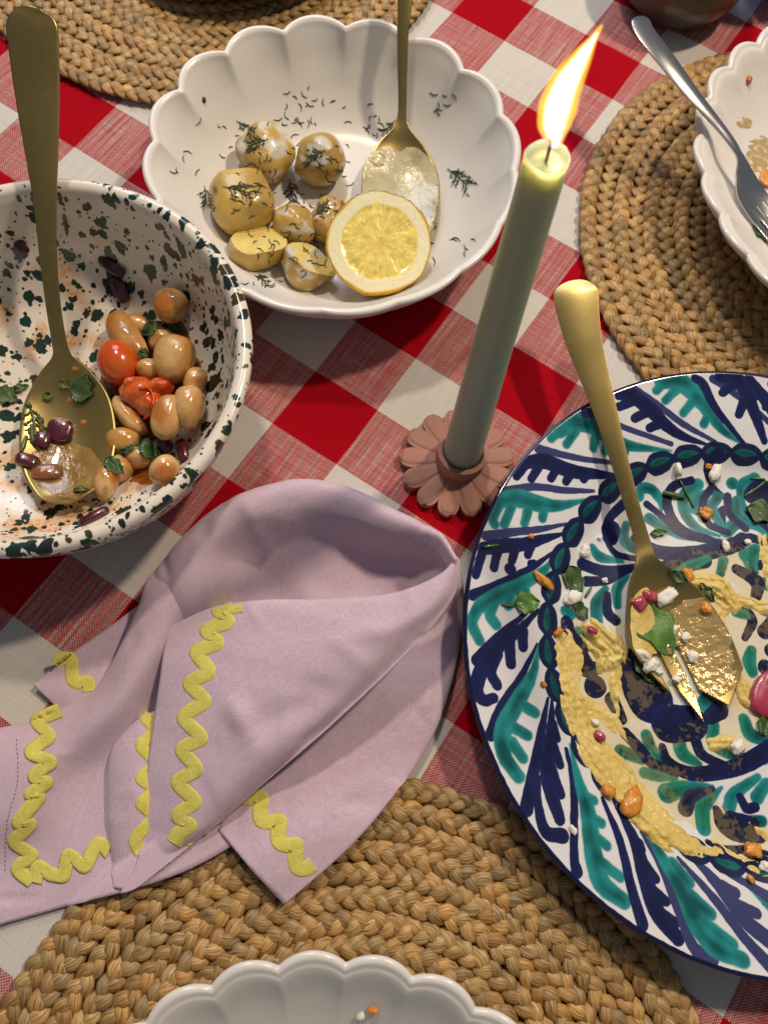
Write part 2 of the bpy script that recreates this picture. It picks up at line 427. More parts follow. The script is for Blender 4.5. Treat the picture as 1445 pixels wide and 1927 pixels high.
uvb = np.stack([np.tile(th / (2 * np.pi), len(profb)), np.repeat(seg / LEN, nth + 1)], 1)
TW, TH_ = 3200, 1400
tex = np.ones((TH_, TW, 3), np.float32) * np.array([.76, .70, .60], np.float32)
ky = TH_ / LEN; rad_of = np.interp(np.arange(TH_) / ky, seg, profb[:, 0])
stain = np.clip((fnoise(TH_, TW, 60, 26, 21) - .25) * .9, 0, 1) * np.clip(1.25 - np.abs(np.arange(TH_) / ky - 6) / 5, 0, 1)[:, None] * .7
fine = np.clip(fnoise(TH_, TW, 7, 5, 22) - .2, 0, 1)
stain = np.clip(stain * (.75 + .7 * fine), 0, .85)[..., None]
tex = tex * (1 - stain) + np.array([.62, .27, .05], np.float32) * stain
sp = random.Random(5)
wobx = fnoise(TH_, TW, 4, 4, 23)
def splat(u, v, a, b, rot, col, jag):
    """u in radians, v arc cm, half sizes in cm"""
    r = max(1.0, np.interp(v, seg, profb[:, 0])); kx = TW / (2 * np.pi * r)
    e = max(a, b) * 1.6 + .05; x0, x1 = int((u * r - e) * kx), int((u * r + e) * kx) + 2; y0, y1 = max(0, int((v - e) * ky)), min(TH_, int((v + e) * ky) + 2)
    if y1 <= y0 + 1: return
    xi = np.arange(x0, x1) % TW; X = np.arange(x0, x1)[None, :] / kx - u * r; Y = (np.arange(y0, y1)[:, None] / ky - v)
    c, s = math.cos(rot), math.sin(rot); xx = (X * c + Y * s) / a; yy = (-X * s + Y * c) / b
    an = np.arctan2(yy, xx); d = np.hypot(xx, yy) - 1 - jag * (.5 * np.sin(3 * an + u * 9) + .35 * np.sin(7 * an + v * 5) + .3 * np.sin(5 * an + u * 31))
    m = np.clip(.5 - d * min(a, b) * ky / 1.1, 0, 1)[..., None]
    blk = tex[y0:y1][:, xi]; tex[y0:y1, xi] = blk * (1 - m) + np.array(col, np.float32) * m
_tab = np.interp(np.arange(0, 30, .05), seg, profb[:, 0]); area = lambda v: _tab[int(v / .05)]
cnt = 0
while cnt < 3400:
    v = sp.uniform(0, 19); 
    if sp.random() > area(v) / 10.7: continue
    u = sp.uniform(0, 2 * math.pi); q = sp.random()
    sz = .03 + .045 * sp.random() if q < .60 else (.08 + .08 * sp.random() if q < .86 else .16 + .21 * sp.random() ** 1.5)
    on_rim = v > 12.3
    el = sp.uniform(1, 1.5) if not on_rim else sp.uniform(1, 2.0)
    dens = .5 + .5 * math.sin(u * 3 + 1.3 * math.sin(v * .7)) 
    if sz < .17 and sp.random() > .55 + .45 * dens: continue
    g = (.006 + .008 * sp.random(), .020 + .022 * sp.random(), .015 + .012 * sp.random()) if sp.random() < .93 else (.05, .04, .015)
    splat(u, v, sz, sz * el, sp.gauss(0, .5), g, .12 + .25 * (sz > .15) * sp.random())
    if sz > .2 and sp.random() < .6:
        splat(u + sp.uniform(-.03, .03), v + sp.choice((-1, 1)) * sz * .9, sz * .5, sz * .9, sp.gauss(0, .5), g, .25)
    cnt += 1
SPLAT = mat('splattered_glaze', (.8, .7, .6), .2, coat=.15, uvimg=image('bowl_glaze', tex), bump=[(22, .08, .002)])
TB = thing('splatter_bowl', 'cream bowl splattered with dark green holding butter beans and tomatoes', 'bowl', (cB[0], cB[1], 0))
obj('bowl_body', Vb, Fb, SPLAT, TB, uv=uvb)
BV_B = bvh(Vb, Fb)

# ---- blue painted plate
cP = np.array([19.34, -8.02]); RP = 15.62
keyp = np.array([(0, 1.0), (5, 1.0), (8.6, 1.05), (10.0, 1.25), (10.9, 1.72), (11.4, 1.95), (13, 2.4), (15.2, 2.92), (15.5, 3.0), (15.66, 2.92), (15.6, 2.74), (13.5, 2.1), (11.3, 1.4), (9.5, .6), (8.4, .25), (8.2, 0.0), (7.7, 0.0), (7.5, .35), (0, .45)], float)
profp = np.vstack([cat(keyp[:8], 60)[:-1], cat(keyp[7:11], 12)[:-1], cat(keyp[10:], 40)])
Vp, Fp = lathe(np.c_[profp, np.zeros(len(profp))], 240, None, (cP[0], cP[1], 0))
NAVY, NAVY_E, NAVY_L = (.004, .006, .045), (.008, .013, .085), (.035, .042, .14)
TEAL, TEAL_E = (.0, .075, .078), (.015, .25, .25)
cv = Canvas(2000, 15.8, (.70, .70, .71))
def pol(r, deg): a = math.radians(deg); return (r * math.cos(a), r * math.sin(a))
def feather(ain, aout, kind, r0=11.5, r1=15.0, nf=4, jr=None):
    jr = jr or rnd; big = 1.0 if kind == 'teal' else .86
    tr = lambda t: r0 + (r1 - r0) * t
    ta = lambda t: ain + (aout - ain) * (t ** .82)
    st = [([pol(tr(t), ta(t)) for t in np.linspace(0, .95, 7)], [.04, .12 * big, .24 * big, .34 * big, .38 * big, .36 * big, .30 * big]),
          ([pol(tr(t), ta(t) + 1.9 * big * math.sin(t * math.pi * .8)) for t in np.linspace(.12, .8, 6)], [.06, .22 * big, .36 * big, .40 * big, .36 * big, .2])]
    for i in range(nf):
        t = .26 + .68 * i / (nf - 1); L_ = (2.4 + 4.6 * t ** 1.6) * big * (1 + jr.uniform(-.12, .12)); fr = (.20 + .07 * t) * big
        r_, a_ = tr(t), ta(t); last = i == nf - 1
        st.append(([pol(r_, a_), pol(r_ + .12, a_ + L_ * .5), pol(r_ + (.16 if not last else -.02), a_ + L_)], [fr, fr * 1.05, fr * 1.05]))
        if i >= nf - 2: st.append(([pol(r_ + .16 - .18 * last, a_ + L_), pol(r_ + .02 - .2 * last, a_ + L_ + 1.3)], [fr * 1.05, fr]))
    if kind == 'teal': cv.paint(st, TEAL, TEAL_E, soft=6, width=.42)
    else: cv.paint(st, NAVY if kind == 'navy' else NAVY_E, NAVY_E if kind == 'navy' else NAVY_L, soft=1.6, width=.3)
def line(ain, aout, r0=11.5, r1=15.15, w0=.10, w1=.24, light=0.0):
    pts = [pol(r0 + (r1 - r0) * t, ain + (aout - ain) * t ** .85) for t in np.linspace(0, 1, 6)]
    k = light; core = tuple(np.array(NAVY) * (1 - k) + np.array(NAVY_L) * k); ed = tuple(np.array(NAVY_E) * (1 - k) + np.array(NAVY_L) * k)
    cv.paint([(pts, [w0, (w0 + w1) / 2, w1 * .8, w1])], core, ed, soft=1.6, width=.2)
pr = random.Random(3)
for k in range(14):
    a = 176.5 + 25.71 * k + pr.uniform(-.6, .6); sw = 24 + pr.uniform(-1.5, 1.5)
    if 84 < a % 360 < 276: continue          # this stretch is drawn stroke by stroke below
    feather(a - sw - .5, a - 4.5, 'teal', jr=pr)
    line(a - sw + 7.5, a + 4.6, r0=11.6 + pr.uniform(0, .5), light=pr.choice((0, .1, .75)))
    feather(a - sw + 12.5, a + 8.6, 'navy' if pr.random() < .75 else 'mid', nf=5, jr=pr)
    line(a - sw + 20.0, a + 17.6, r0=11.6 + pr.uniform(0, .5), light=pr.choice((0, .1, .8)))
def rim_stroke(kind, pts, w_, fingers=(), o_=(860, 690), sc=.4048, fw=.27):
    q = lambda P_: [U(o_[0] + x * sc, o_[1] + y * sc, 2.45)[:2] - cP for x, y in P_]
    def lim(P_):
        P_ = np.array(P_); r = np.hypot(*P_.T); return P_ * (np.minimum(r, 15.25) / r)[:, None]
    st = [(lim(q(pts)), w_)] + [(lim(q(f)), [fw * 1.1, fw, fw * .96]) for f in fingers]
    if kind == 't': cv.paint(st, TEAL, TEAL_E, soft=6, width=.42)
    elif kind == 'n': cv.paint(st, NAVY, NAVY_E, soft=1.8, width=.3)
    else: cv.paint(st, NAVY_L, NAVY_L, soft=1.8, width=.3)
C_, CS = (740, 1100), .2595; D_ = (860, 1240)
rs = rim_stroke
rs('t', [(925, 75), (975, 68), (1050, 105), (1150, 190), (1240, 285), (1350, 352)], [.42, .5, .56, .46, .28, .06], [[(940, 75), (912, 128)], [(1010, 115), (958, 168)], [(1090, 165), (1048, 218)], [(1170, 225), (1150, 262)]])
rs('t', [(450, 300), (520, 275), (620, 280), (700, 325), (800, 362), (1010, 376)], [.45, .58, .6, .48, .34, .06], [[(480, 300), (425, 352)], [(540, 310), (500, 372)], [(640, 315), (630, 382)], [(700, 345), (690, 392)], [(790, 368), (780, 398)]])
rs('l', [(800, 104), (900, 170), (1050, 262), (1215, 336)], [.24, .2, .2, .1])
rs('n', [(722, 128), (800, 152), (900, 212), (960, 262), (1050, 312), (1180, 348)], [.26, .46, .46, .38, .28, .08], [[(800, 175), (744, 200)], [(865, 222), (820, 246)], [(930, 268), (895, 284)]])
rs('l', [(566, 214), (640, 236), (760, 282), (1005, 347)], [.3, .22, .18, .15])
rs('l', [(352, 385), (450, 412), (600, 432), (795, 440)], [.28, .22, .18, .1])
rs('n', [(300, 448), (400, 452), (520, 484), (640, 492), (745, 492)], [.36, .46, .42, .32, .12], [[(320, 452), (250, 515)], [(375, 470), (338, 532)], [(455, 485), (432, 524)], [(530, 492), (505, 534)], [(610, 496), (592, 518)]], fw=.25)
rs('l', [(192, 582), (350, 566), (500, 572), (645, 566)], [.3, .22, .2, .1])
rs('t', [(205, 635), (280, 622), (380, 640), (480, 640), (630, 602)], [.42, .55, .48, .32, .06], [[(190, 645), (150, 715), (168, 748)], [(245, 660), (212, 745)], [(325, 672), (310, 732)], [(405, 662), (396, 704)]])
rs('l', [(106, 792), (250, 776), (400, 750), (525, 718)], [.28, .24, .18, .08])
rs('n', [(115, 858), (200, 840), (300, 828), (400, 798), (500, 765)], [.36, .42, .38, .28, .1], [[(112, 866), (78, 980)], [(182, 868), (165, 942)], [(265, 858), (252, 905)], [(340, 838), (330, 872)]], fw=.25)
rs('n', [(58, 1072), (200, 1012), (350, 930), (455, 852)], [.3, .25, .2, .08]); rs('n', [(243, 942), (247, 944)], [.32, .3]); rs('n', [(348, 914), (360, 908)], [.24, .2])
rs('t', [(105, 1118), (200, 1062), (300, 1010), (400, 948), (465, 872)], [.42, .46, .38, .28, .06], [[(92, 1128), (62, 1200), (98, 1280)], [(165, 1105), (148, 1160), (178, 1205)], [(245, 1060), (238, 1112)], [(315, 1030), (322, 1064)]], fw=.3)
rs('n', [(600, 560), (760, 385), (965, 205)], [.36, .28, .12], (), C_, CS)
rs('n', [(595, 815), (590, 740), (640, 600), (740, 470), (900, 340), (1065, 175)], [.3, .4, .4, .36, .28, .1], [[(600, 815), (650, 850), (715, 830)], [(745, 510), (700, 640), (745, 735)], [(840, 420), (850, 578)], [(940, 335), (945, 448)]], C_, CS, .29)
rs('n', [(690, 1100), (780, 880), (920, 680), (1055, 425)], [.3, .25, .2, .08], (), C_, CS)
rs('t', [(1070, 425), (1020, 640), (900, 850), (790, 1050), (790, 1240), (895, 1395)], [.06, .27, .44, .48, .40, .34], [[(930, 870), (1028, 930)], [(865, 1040), (968, 1095)], [(850, 1150), (930, 1262)]], C_, CS, .3)
rs('n', [(930, 1640), (1010, 1350), (1080, 1050), (1135, 820)], [.36, .3, .22, .08], (), C_, CS)
rs('n', [(452, 180), (440, 350), (420, 520), (432, 620), (470, 748)], [.08, .3, .42, .38, .28], [[(448, 390), (482, 492)], [(440, 510), (480, 632)], [(450, 300), (470, 370)]], D_, .4048, .24)
rs('n', [(375, 548), (368, 680), (400, 800), (478, 822)], [.1, .22, .32, .36], (), D_)
rs('n', [(515, 418), (545, 600), (532, 900), (530, 1000)], [.1, .2, .22, .3], (), D_)
rs('t', [(535, 395), (570, 560), (608, 700), (626, 900), (660, 1040), (760, 1122)], [.06, .24, .42, .48, .48, .36], [[(615, 650), (640, 660)], [(628, 740), (672, 765)], [(640, 830), (692, 868)], [(665, 950), (748, 1012)]], D_)
rs('n', [(685, 648), (760, 850), (800, 1060), (840, 1232)], [.1, .22, .24, .3], (), D_)
rs('n', [(740, 655), (830, 840), (868, 1000), (915, 1170), (1005, 1290)], [.1, .3, .4, .42, .34], [[(850, 860), (862, 890)], [(870, 950), (922, 1022)], [(885, 1060), (962, 1125)], [(930, 1175), (1002, 1222)]], D_, .4048, .25)
rs('l', [(870, 808), (950, 960), (1022, 1180), (1080, 1335), (1150, 1392)], [.1, .2, .22, .28, .42], (), D_)
rs('t', [(880, 775), (970, 940), (1050, 1080), (1100, 1220), (1180, 1335), (1305, 1392)], [.06, .3, .42, .48, .44, .36], [[(1010, 960), (1082, 1042)], [(1080, 1100), (1172, 1185)], [(1140, 1230), (1262, 1322)]], D_, .4048, .32)
rs('l', [(1040, 928), (1200, 1120), (1320, 1290), (1445, 1435)], [.1, .22, .24, .32], (), D_)
rs('l', [(1110, 928), (1220, 1050), (1330, 1210), (1470, 1330)], [.12, .30, .36, .36], [[(1240, 1060), (1302, 1092)], [(1310, 1150), (1392, 1185)]], D_)
rs('l', [(1270, 1000), (1380, 1060), (1470, 1120)], [.12, .2, .26], (), D_)
rs('n', [(1078, 38), (1130, 100), (1200, 200), (1360, 355)], [.24, .28, .24, .12]); rs('n', [(1200, 60), (1270, 62), (1330, 130), (1380, 220), (1440, 335)], [.34, .44, .42, .34, .2], [[(1260, 100), (1222, 132)], [(1325, 165), (1308, 222)]]); rs('n', [(1332, 40), (1390, 130), (1470, 240)], [.3, .3, .22])
# navy rim line
cv.paint([([pol(15.62, d) for d in range(x, x + 31, 5)], [.17, .15, .18, .16]) for x in range(0, 360, 30)], NAVY, NAVY, soft=1.4)
# guilloche chain
for k in range(40):
    a = 1.5 + 9 * k; c0 = pol(11.05, a - 4.8); c1 = pol(11.05, a + 4.8)
    up = [c0, pol(11.38, a - 2), pol(11.42, a + 2), c1]; dn = [c0, pol(10.72, a - 2), pol(10.66, a + 2), c1]
    cv.paint([([pol(11.05, a - 3.4), pol(11.05, a), pol(11.05, a + 3.4)], [.16, .32, .16])], (.0, .06, .055), (.01, .13, .13), soft=2)
    cv.paint([(up, [.13, .17, .17, .10]), (dn, [.10, .24, .25, .13])], NAVY, (.008, .014, .06), soft=1.6)
# plant sprays in the well: curved stems with comma strokes
def spray(a0, turn=1.0, r_in=1.4, r_out=10.3, bend=58, hd=1.0):
    fr = lambda t: r_in + (r_out - 1.4 - r_in) * t
    fa = lambda t: a0 + turn * bend * t ** 1.4
    spine = [pol(fr(t), fa(t)) for t in np.linspace(0, 1, 7)]
    cv.paint([(spine, [.42, .40, .34, .26, .18])], NAVY, NAVY_E, soft=2, width=.3)
    for side in (-1, 1):
        for i, t in enumerate(np.linspace(.12, .97, 7)):
            b = np.array(pol(fr(t), fa(t))); f = nz2(np.array(pol(fr(t + .04), fa(t + .04))) - b); g = np.array([-f[1], f[0]]) * side * turn
            L_ = 2.35 * (1 - .22 * t) * pr.uniform(.88, 1.1); cu = pr.uniform(.75, 1.05)
            pts = [b, b + f * L_ * .45 + g * L_ * .16, b + f * L_ * .75 + g * L_ * .55, b + f * L_ * .68 * cu + g * L_ * .95]
            if (i + (side > 0)) % 2: cv.paint([(pts, [.10, .22, .34, .40])], TEAL, TEAL_E, soft=4.5, width=.38)
            else: cv.paint([(pts, [.10, .18, .28, .34])], NAVY, NAVY_E, soft=1.8, width=.3)
def nz2(v): return v / (np.linalg.norm(v) + 1e-9)
for k, a0 in enumerate((-52, -10, 34)): spray(a0, -1 if k % 2 else 1)
def to_plate(px, py, z=1.1): return U(px, py, z)[:2] - cP
def tr_(pts, w_, ox, oy, kind):
    """strokes of the painted well read off the photograph: points in crop pixels (0.4048 photo px each), radii in cm"""
    P_ = [to_plate(ox + x * .4048, oy + y * .4048) for x, y in pts]
    if len(P_) == 1: P_ = [P_[0], P_[0] + .02]
    if kind == 't': cv.paint([(P_, w_)], TEAL, TEAL_E, soft=5, width=.38)
    else: cv.paint([(P_, w_)], NAVY, NAVY_E if kind == 'n' else NAVY_L, soft=1.8, width=.3)
A_ = (860, 690); B_ = (860, 1240)
for k_, w_, p_, o_ in (
    ('n', [.3, .24], [(600, 1000), (700, 990), (800, 940)], A_), ('n', [.3, .5, .4], [(830, 800), (940, 860), (1100, 870), (1280, 830), (1330, 800)], A_), ('n', [.3, .45, .45], [(880, 940), (1000, 930), (1150, 900)], A_),
    ('t', [.26, .33, .30, .1], [(845, 610), (850, 575), (900, 575), (940, 620), (950, 665)], A_), ('t', [.36, .30, .22, .08], [(895, 705), (960, 745), (1060, 790), (1250, 805)], A_), ('t', [.24, .36, .2], [(785, 735), (775, 790), (800, 835), (850, 860)], A_),
    ('t', [.2, .33, .12], [(625, 840), (665, 885), (770, 905)], A_), ('t', [.1, .32, .24], [(800, 970), (745, 1030), (745, 1110)], A_), ('t', [.2, .38, .34], [(690, 1030), (650, 1100), (650, 1180)], A_), ('t', [.36, .36, .30, .1], [(1118, 548), (1055, 600), (1060, 680), (1120, 750), (1220, 785)], A_),
    ('t', [.30, .36, .2], [(1210, 605), (1185, 660), (1235, 740)], A_), ('t', [.36], [(1275, 545)], A_), ('t', [.28, .33, .2], [(1300, 620), (1310, 680), (1350, 715)], A_), ('t', [.36, .44, .3], [(1390, 850), (1365, 900), (1380, 950)], A_), ('t', [.12, .3, .2], [(1020, 950), (1080, 925), (1170, 890)], A_),
    ('t', [.3, .25], [(1240, 900), (1225, 960)], A_), ('t', [.33, .3], [(500, 1140), (525, 1155)], A_), ('t', [.46], [(566, 1248)], A_),
    ('n', [.3, .26, .3, .2], [(765, 645), (710, 700), (695, 740), (690, 800)], A_), ('n', [.58, .4], [(712, 760), (715, 800)], A_), ('n', [.14, .2, .18], [(685, 800), (740, 870), (850, 895)], A_), ('n', [.34, .34, .2], [(578, 920), (690, 950), (830, 930)], A_),
    ('n', [.24, .26, .30, .26, .2], [(1085, 532), (1000, 560), (975, 640), (1040, 750), (1190, 805)], A_), ('n', [.22, .2, .18], [(880, 640), (960, 700), (1050, 780), (1220, 815)], A_), ('n', [.22, .24, .2], [(1180, 562), (1140, 640), (1170, 730), (1260, 770)], A_), ('l', [.22, .24, .24], [(1258, 600), (1265, 680), (1340, 750)], A_),
    ('n', [.5, .8, .8], [(1370, 600), (1410, 590), (1460, 600)], A_), ('n', [.2, .3, .28], [(700, 1060), (700, 1140), (738, 1180)], A_), ('n', [.36, .42, .4], [(505, 1190), (520, 1250), (580, 1310)], A_), ('n', [.3, .42, .3], [(1300, 940), (1395, 1000), (1390, 1070)], A_), ('n', [.2, .3, .2], [(1330, 1110), (1375, 1180), (1340, 1260)], A_), ('t', [.3, .4, .3], [(1370, 1320), (1360, 1370), (1375, 1420)], A_), ('t', [.3, .3], [(1300, 1140), (1340, 1150)], A_),
    ('t', [.32, .36, .3, .2], [(1195, 310), (1195, 390), (1290, 450), (1430, 475)], B_), ('t', [.36, .38, .2], [(1030, 370), (1050, 440), (1125, 490)], B_), ('t', [.30, .36, .2], [(880, 355), (915, 440), (1010, 515)], B_), ('t', [.3, .38, .3], [(1335, 280), (1365, 350), (1450, 385)], B_), ('t', [.36, .3], [(760, 430), (860, 465)], B_), ('t', [.3, .3, .1], [(870, 530), (940, 545), (1020, 555)], B_),
    ('t', [.5, .42, .2, .08], [(975, 625), (1040, 605), (1120, 590), (1190, 592)], B_), ('t', [.4, .4, .3, .1], [(1140, 785), (1140, 700), (1180, 645), (1230, 600)], B_), ('t', [.36, .36, .2], [(1265, 690), (1290, 630), (1400, 550)], B_), ('t', [.36, .3], [(1395, 645), (1440, 580)], B_), ('t', [.28, .3], [(1320, 755), (1415, 755)], B_),
    ('n', [.2, .3, .42, .5], [(955, 410), (985, 480), (1100, 535), (1300, 505), (1460, 420)], B_), ('n', [.3, .28, .2], [(1105, 370), (1145, 450), (1250, 495)], B_), ('l', [.42, .36, .15], [(1060, 695), (1090, 640), (1190, 605)], B_), ('n', [.2, .26, .26], [(1315, 640), (1345, 695), (1385, 690)], B_), ('n', [.2, .4, .4, .3], [(1205, 700), (1235, 770), (1300, 815), (1405, 828)], B_), ('n', [.4, .4], [(1270, 745), (1370, 770)], B_),
    ('n', [.3, .32, .2], [(780, 345), (850, 420), (900, 480), (1020, 530)], B_), ('n', [.15, .2, .2, .1], [(1150, 850), (1230, 885), (1340, 885), (1440, 905)], B_),
    ('n', [.6], [(640, 130)], B_), ('n', [.36], [(640, 45)], B_), ('n', [1.1, 1.2], [(860, 130), (900, 190)], B_), ('n', [1.0, .9], [(990, 300), (1090, 300)], B_), ('n', [.4, .3], [(720, 190), (765, 280)], B_), ('n', [.6, .8], [(780, 60), (820, 20)], B_), ('t', [.55], [(1165, 205)], B_), ('n', [.5, .4], [(1220, 240), (1180, 270)], B_), ('n', [.5, .5], [(560, 1330), (600, 1400)], A_)):
    tr_(p_, w_, *o_, k_)
# sauce film: thin yellow smears that tint the paint below them
film = np.zeros((cv.n, cv.n), np.float32); FN = fnoise(cv.n, cv.n, 5, 5, 31) * 9 + fnoise(cv.n, cv.n, 16, 16, 32) * 12
def film_stroke(pp, r, amt, seed):
    q = cv.sdf([([to_plate(*p_) for p_ in pp], r)])
    if q is None: return
    sl, D = q; dn = FN[sl]
    film[sl] = np.maximum(film[sl], np.clip(.5 - (D + dn) / 16, 0, 1) * amt)
film_stroke([(1110, 1290), (1200, 1240), (1300, 1180), (1400, 1200)], [1.7, 2.4, 2.2, 1.6], .55, 31)
film_stroke([(1080, 1200), (1130, 1330), (1210, 1450), (1330, 1540), (1440, 1590)], [.8, 1.3, 1.2, .9, .8], .75, 33)
film_stroke([(1240, 1100), (1300, 1090), (1400, 1070), (1440, 1110)], [1.0, 1.3, 1.4, 1.2], .65, 35)
film_stroke([(1200, 1380), (1260, 1420), (1340, 1400), (1420, 1330)], [1.0, 1.1, 1.4, 1.3], .55, 37)
film_stroke([(1090, 1230), (1150, 1260), (1180, 1330)], [1.1, 1.3, .8], .8, 41)
film_stroke([(1350, 1290), (1400, 1300), (1440, 1330)], [1.0, 1.2, 1.0], .8, 41)
film_stroke([(1400, 1150), (1440, 1200), (1460, 1300)], [1.2, 1.5, 1.5], .6, 39)
fl = film[..., None]; fc = np.array([.62, .46, .12], np.float32)
cv.rgb = cv.rgb * (1 - fl + fl * np.array([.96, .82, .42], np.float32))
op = np.clip((fnoise(cv.n, cv.n, 5, 5, 51) * .55 + fnoise(cv.n, cv.n, 22, 22, 52) * .9 + film * 1.5 - 1.0) * .14, 0, .15)[..., None] * np.clip(film * 2, 0, 1)[..., None]
cv.rgb = cv.rgb * (1 - op) + fc * op
PAINT = mat('painted_glaze', (.8, .8, .8), .14, coat=.4, uvimg=image('plate_painting', cv.rgb), bump=[(30, .06, .002)])
TP = thing('painted_plate', 'large plate painted with swirling navy and teal leaves smeared with hummus', 'plate', (cP[0], cP[1], 0))
obj('plate_body', Vp, Fp, PAINT, TP, uv=(Vp[:, :2] - cP + 15.8) / 31.6)
BV_P = bvh(Vp, Fp)

# ================================================================== NAPKIN
def linen_material(name, col, fib=1.0):
    m = bpy.data.materials.new(name); m.use_nodes = True; nt = m.node_tree; N, L = nt.nodes, nt.links
    p = N['Principled BSDF']; p.inputs['Roughness'].default_value = .85; p.inputs['Specular IOR Level'].default_value = .2
    p.inputs['Sheen Weight'].default_value = .25
    uvn = N.new('ShaderNodeUVMap'); last = None; cs = []
    for sc, k in (((26, 320, 1), 1), ((320, 26, 1), 2)):
        mp = N.new('ShaderNodeMapping'); L.new(uvn.outputs[0], mp.inputs[0]); mp.inputs['Scale'].default_value = (sc[0] * .1, sc[1] * .1, 1)
        n1 = N.new('ShaderNodeTexNoise'); n1.inputs['Scale'].default_value = 1.0; n1.inputs['Detail'].default_value = 3; L.new(mp.outputs[0], n1.inputs['Vector'])
        b = N.new('ShaderNodeBump'); b.inputs['Strength'].default_value = .3; b.inputs['Distance'].default_value = .0003; L.new(n1.outputs[0], b.inputs['Height'])
        if last is not None: L.new(last, b.inputs['Normal'])
        last = b.outputs[0]; cs.append(n1.outputs[0])
    ad = N.new('ShaderNodeMath'); ad.operation = 'ADD'; L.new(cs[0], ad.inputs[0]); L.new(cs[1], ad.inputs[1])
    mr = N.new('ShaderNodeMapRange'); mr.inputs[1].default_value = .6; mr.inputs[2].default_value = 1.4; mr.inputs[3].default_value = .72; mr.inputs[4].default_value = 1.2; L.new(ad.outputs[0], mr.inputs[0])
    mx = N.new('ShaderNodeVectorMath'); mx.operation = 'SCALE'; mx.inputs[0].default_value = col; L.new(mr.outputs[0], mx.inputs['Scale'])
    L.new(mx.outputs[0], p.inputs['Base Color']); L.new(last, p.inputs['Normal'])
    return m
LILAC = linen_material('lilac_linen', (.61, .46, .55))
def patch(rows, nu=64, nv=64, wr=.05, seed=0, zb=.95):
    """cloth sheet through rows of (pixel x, pixel y, height)"""
    G = np.array([[U(x, y, z) for x, y, z in r] for r in rows])
    G = cat(G, nv); G = np.swapaxes(cat(np.swapaxes(G, 0, 1), nu), 0, 1)
    V = G.reshape(-1, 3).copy()
    V[:, 2] += wr * sn(V, .9, seed) + wr * .5 * sn(V, 2.2, seed + 1)
    rr = np.random.default_rng(seed + 500)
    for _ in range(16):                      # pressed creases
        A = V[rr.integers(len(V)), :2]; a = rr.uniform(0, np.pi); B = A + rr.uniform(1.2, 4.0) * np.array([np.cos(a), np.sin(a)]); ab = B - A
        t = np.clip(((V[:, :2] - A) @ ab) / (ab @ ab), 0, 1); d = np.linalg.norm(V[:, :2] - A - t[:, None] * ab, axis=1)
        V[:, 2] += wr * rr.uniform(.6, 1.5) * rr.choice((-1, 1)) * np.exp(-(d / rr.uniform(.16, .4)) ** 2) * np.sin(np.pi * np.clip(t * .9 + .05, 0, 1))
    V[:, 2] = np.maximum(V[:, 2], .06)
    dm = np.clip((18.0 - np.hypot(V[:, 0] + 2.12, V[:, 1] + 31.71)) / .7, 0, 1); V[:, 2] = np.maximum(V[:, 2], dm * zb)
    f = grid_faces(nv, nu)
    d1 = np.linalg.norm(np.diff(G, axis=0), axis=2).mean(); d2 = np.linalg.norm(np.diff(G, axis=1), axis=2).mean()
    uv = np.stack(np.meshgrid(np.arange(nu) * d2 * 1.0, np.arange(nv) * d1 * 1.0), -1).reshape(-1, 2)
    return V, f, uv
hood = [
 [(262, 1150, .2), (300, 1080, .2), (352, 1015, .3), (436, 955, .3), (540, 920, .3), (640, 928, .3), (740, 970, .3), (815, 1012, .3), (845, 1060, .4)],
 [(262, 1150, 1.0), (298, 1076, 2.2), (345, 1012, 3.1), (428, 944, 3.6), (540, 906, 3.9), (640, 914, 3.9), (745, 962, 4.1), (825, 1000, 4.6), (859, 1050, 5.0)],
 [(285, 1165, 1.2), (325, 1092, 2.75), (372, 1035, 3.4), (440, 985, 3.7), (545, 950, 4.0), (645, 962, 3.9), (740, 1002, 3.9), (812, 1022, 4.3), (852, 1068, 4.7)],
 [(318, 1195, 1.2), (362, 1130, 2.6), (405, 1085, 2.5), (470, 1050, 1.5), (560, 1020, 2.1), (650, 1030, 1.7), (735, 1050, 1.6), (800, 1060, 2.5), (838, 1085, 3.6)],
 [(350, 1240, .6), (400, 1190, 1.2), (450, 1165, 1.3), (510, 1135, .7), (580, 1110, 1.0), (655, 1100, .8), (725, 1105, 1.0), (785, 1110, 1.8), (820, 1110, 3.2)],
 [(380, 1320, .3), (440, 1270, .5), (490, 1240, .8), (540, 1210, .8), (600, 1190, .9), (660, 1170, 1.0), (715, 1160, 1.3), (770, 1150, 1.9), (800, 1140, 2.6)]]
left = [
 [(430, 990, .2), (300, 1078, .2), (262, 1156, .15), (190, 1290, .1), (110, 1342, .1), (55, 1364, .1), (-60, 1390, .1)],
 [(428, 985, 2.2), (298, 1076, 2.2), (258, 1156, 2.0), (188, 1290, 1.3), (110, 1340, 1.0), (55, 1362, 1.1), (-60, 1385, 1.2)],
 [(450, 1005, 2.2), (350, 1112, 2.5), (300, 1200, 2.65), (222, 1322, 2.3), (134, 1392, 1.7), (62, 1430, 1.6), (-60, 1450, 1.4)],
 [(490, 1080, .15), (400, 1170, .9), (335, 1290, .6), (256, 1400, .55), (140, 1470, .8), (50, 1530, 1.3), (-60, 1540, 1.3)],
 [(520, 1250, .2), (430, 1350, .4), (345, 1440, .35), (262, 1520, .4), (150, 1570, .45), (62, 1600, .5), (-60, 1650, .6)],
 [(500, 1545, .25), (430, 1596, .25), (345, 1640, .2), (242, 1674, .2), (170, 1692, .2), (88, 1716, .2), (-60, 1757, .2)]]
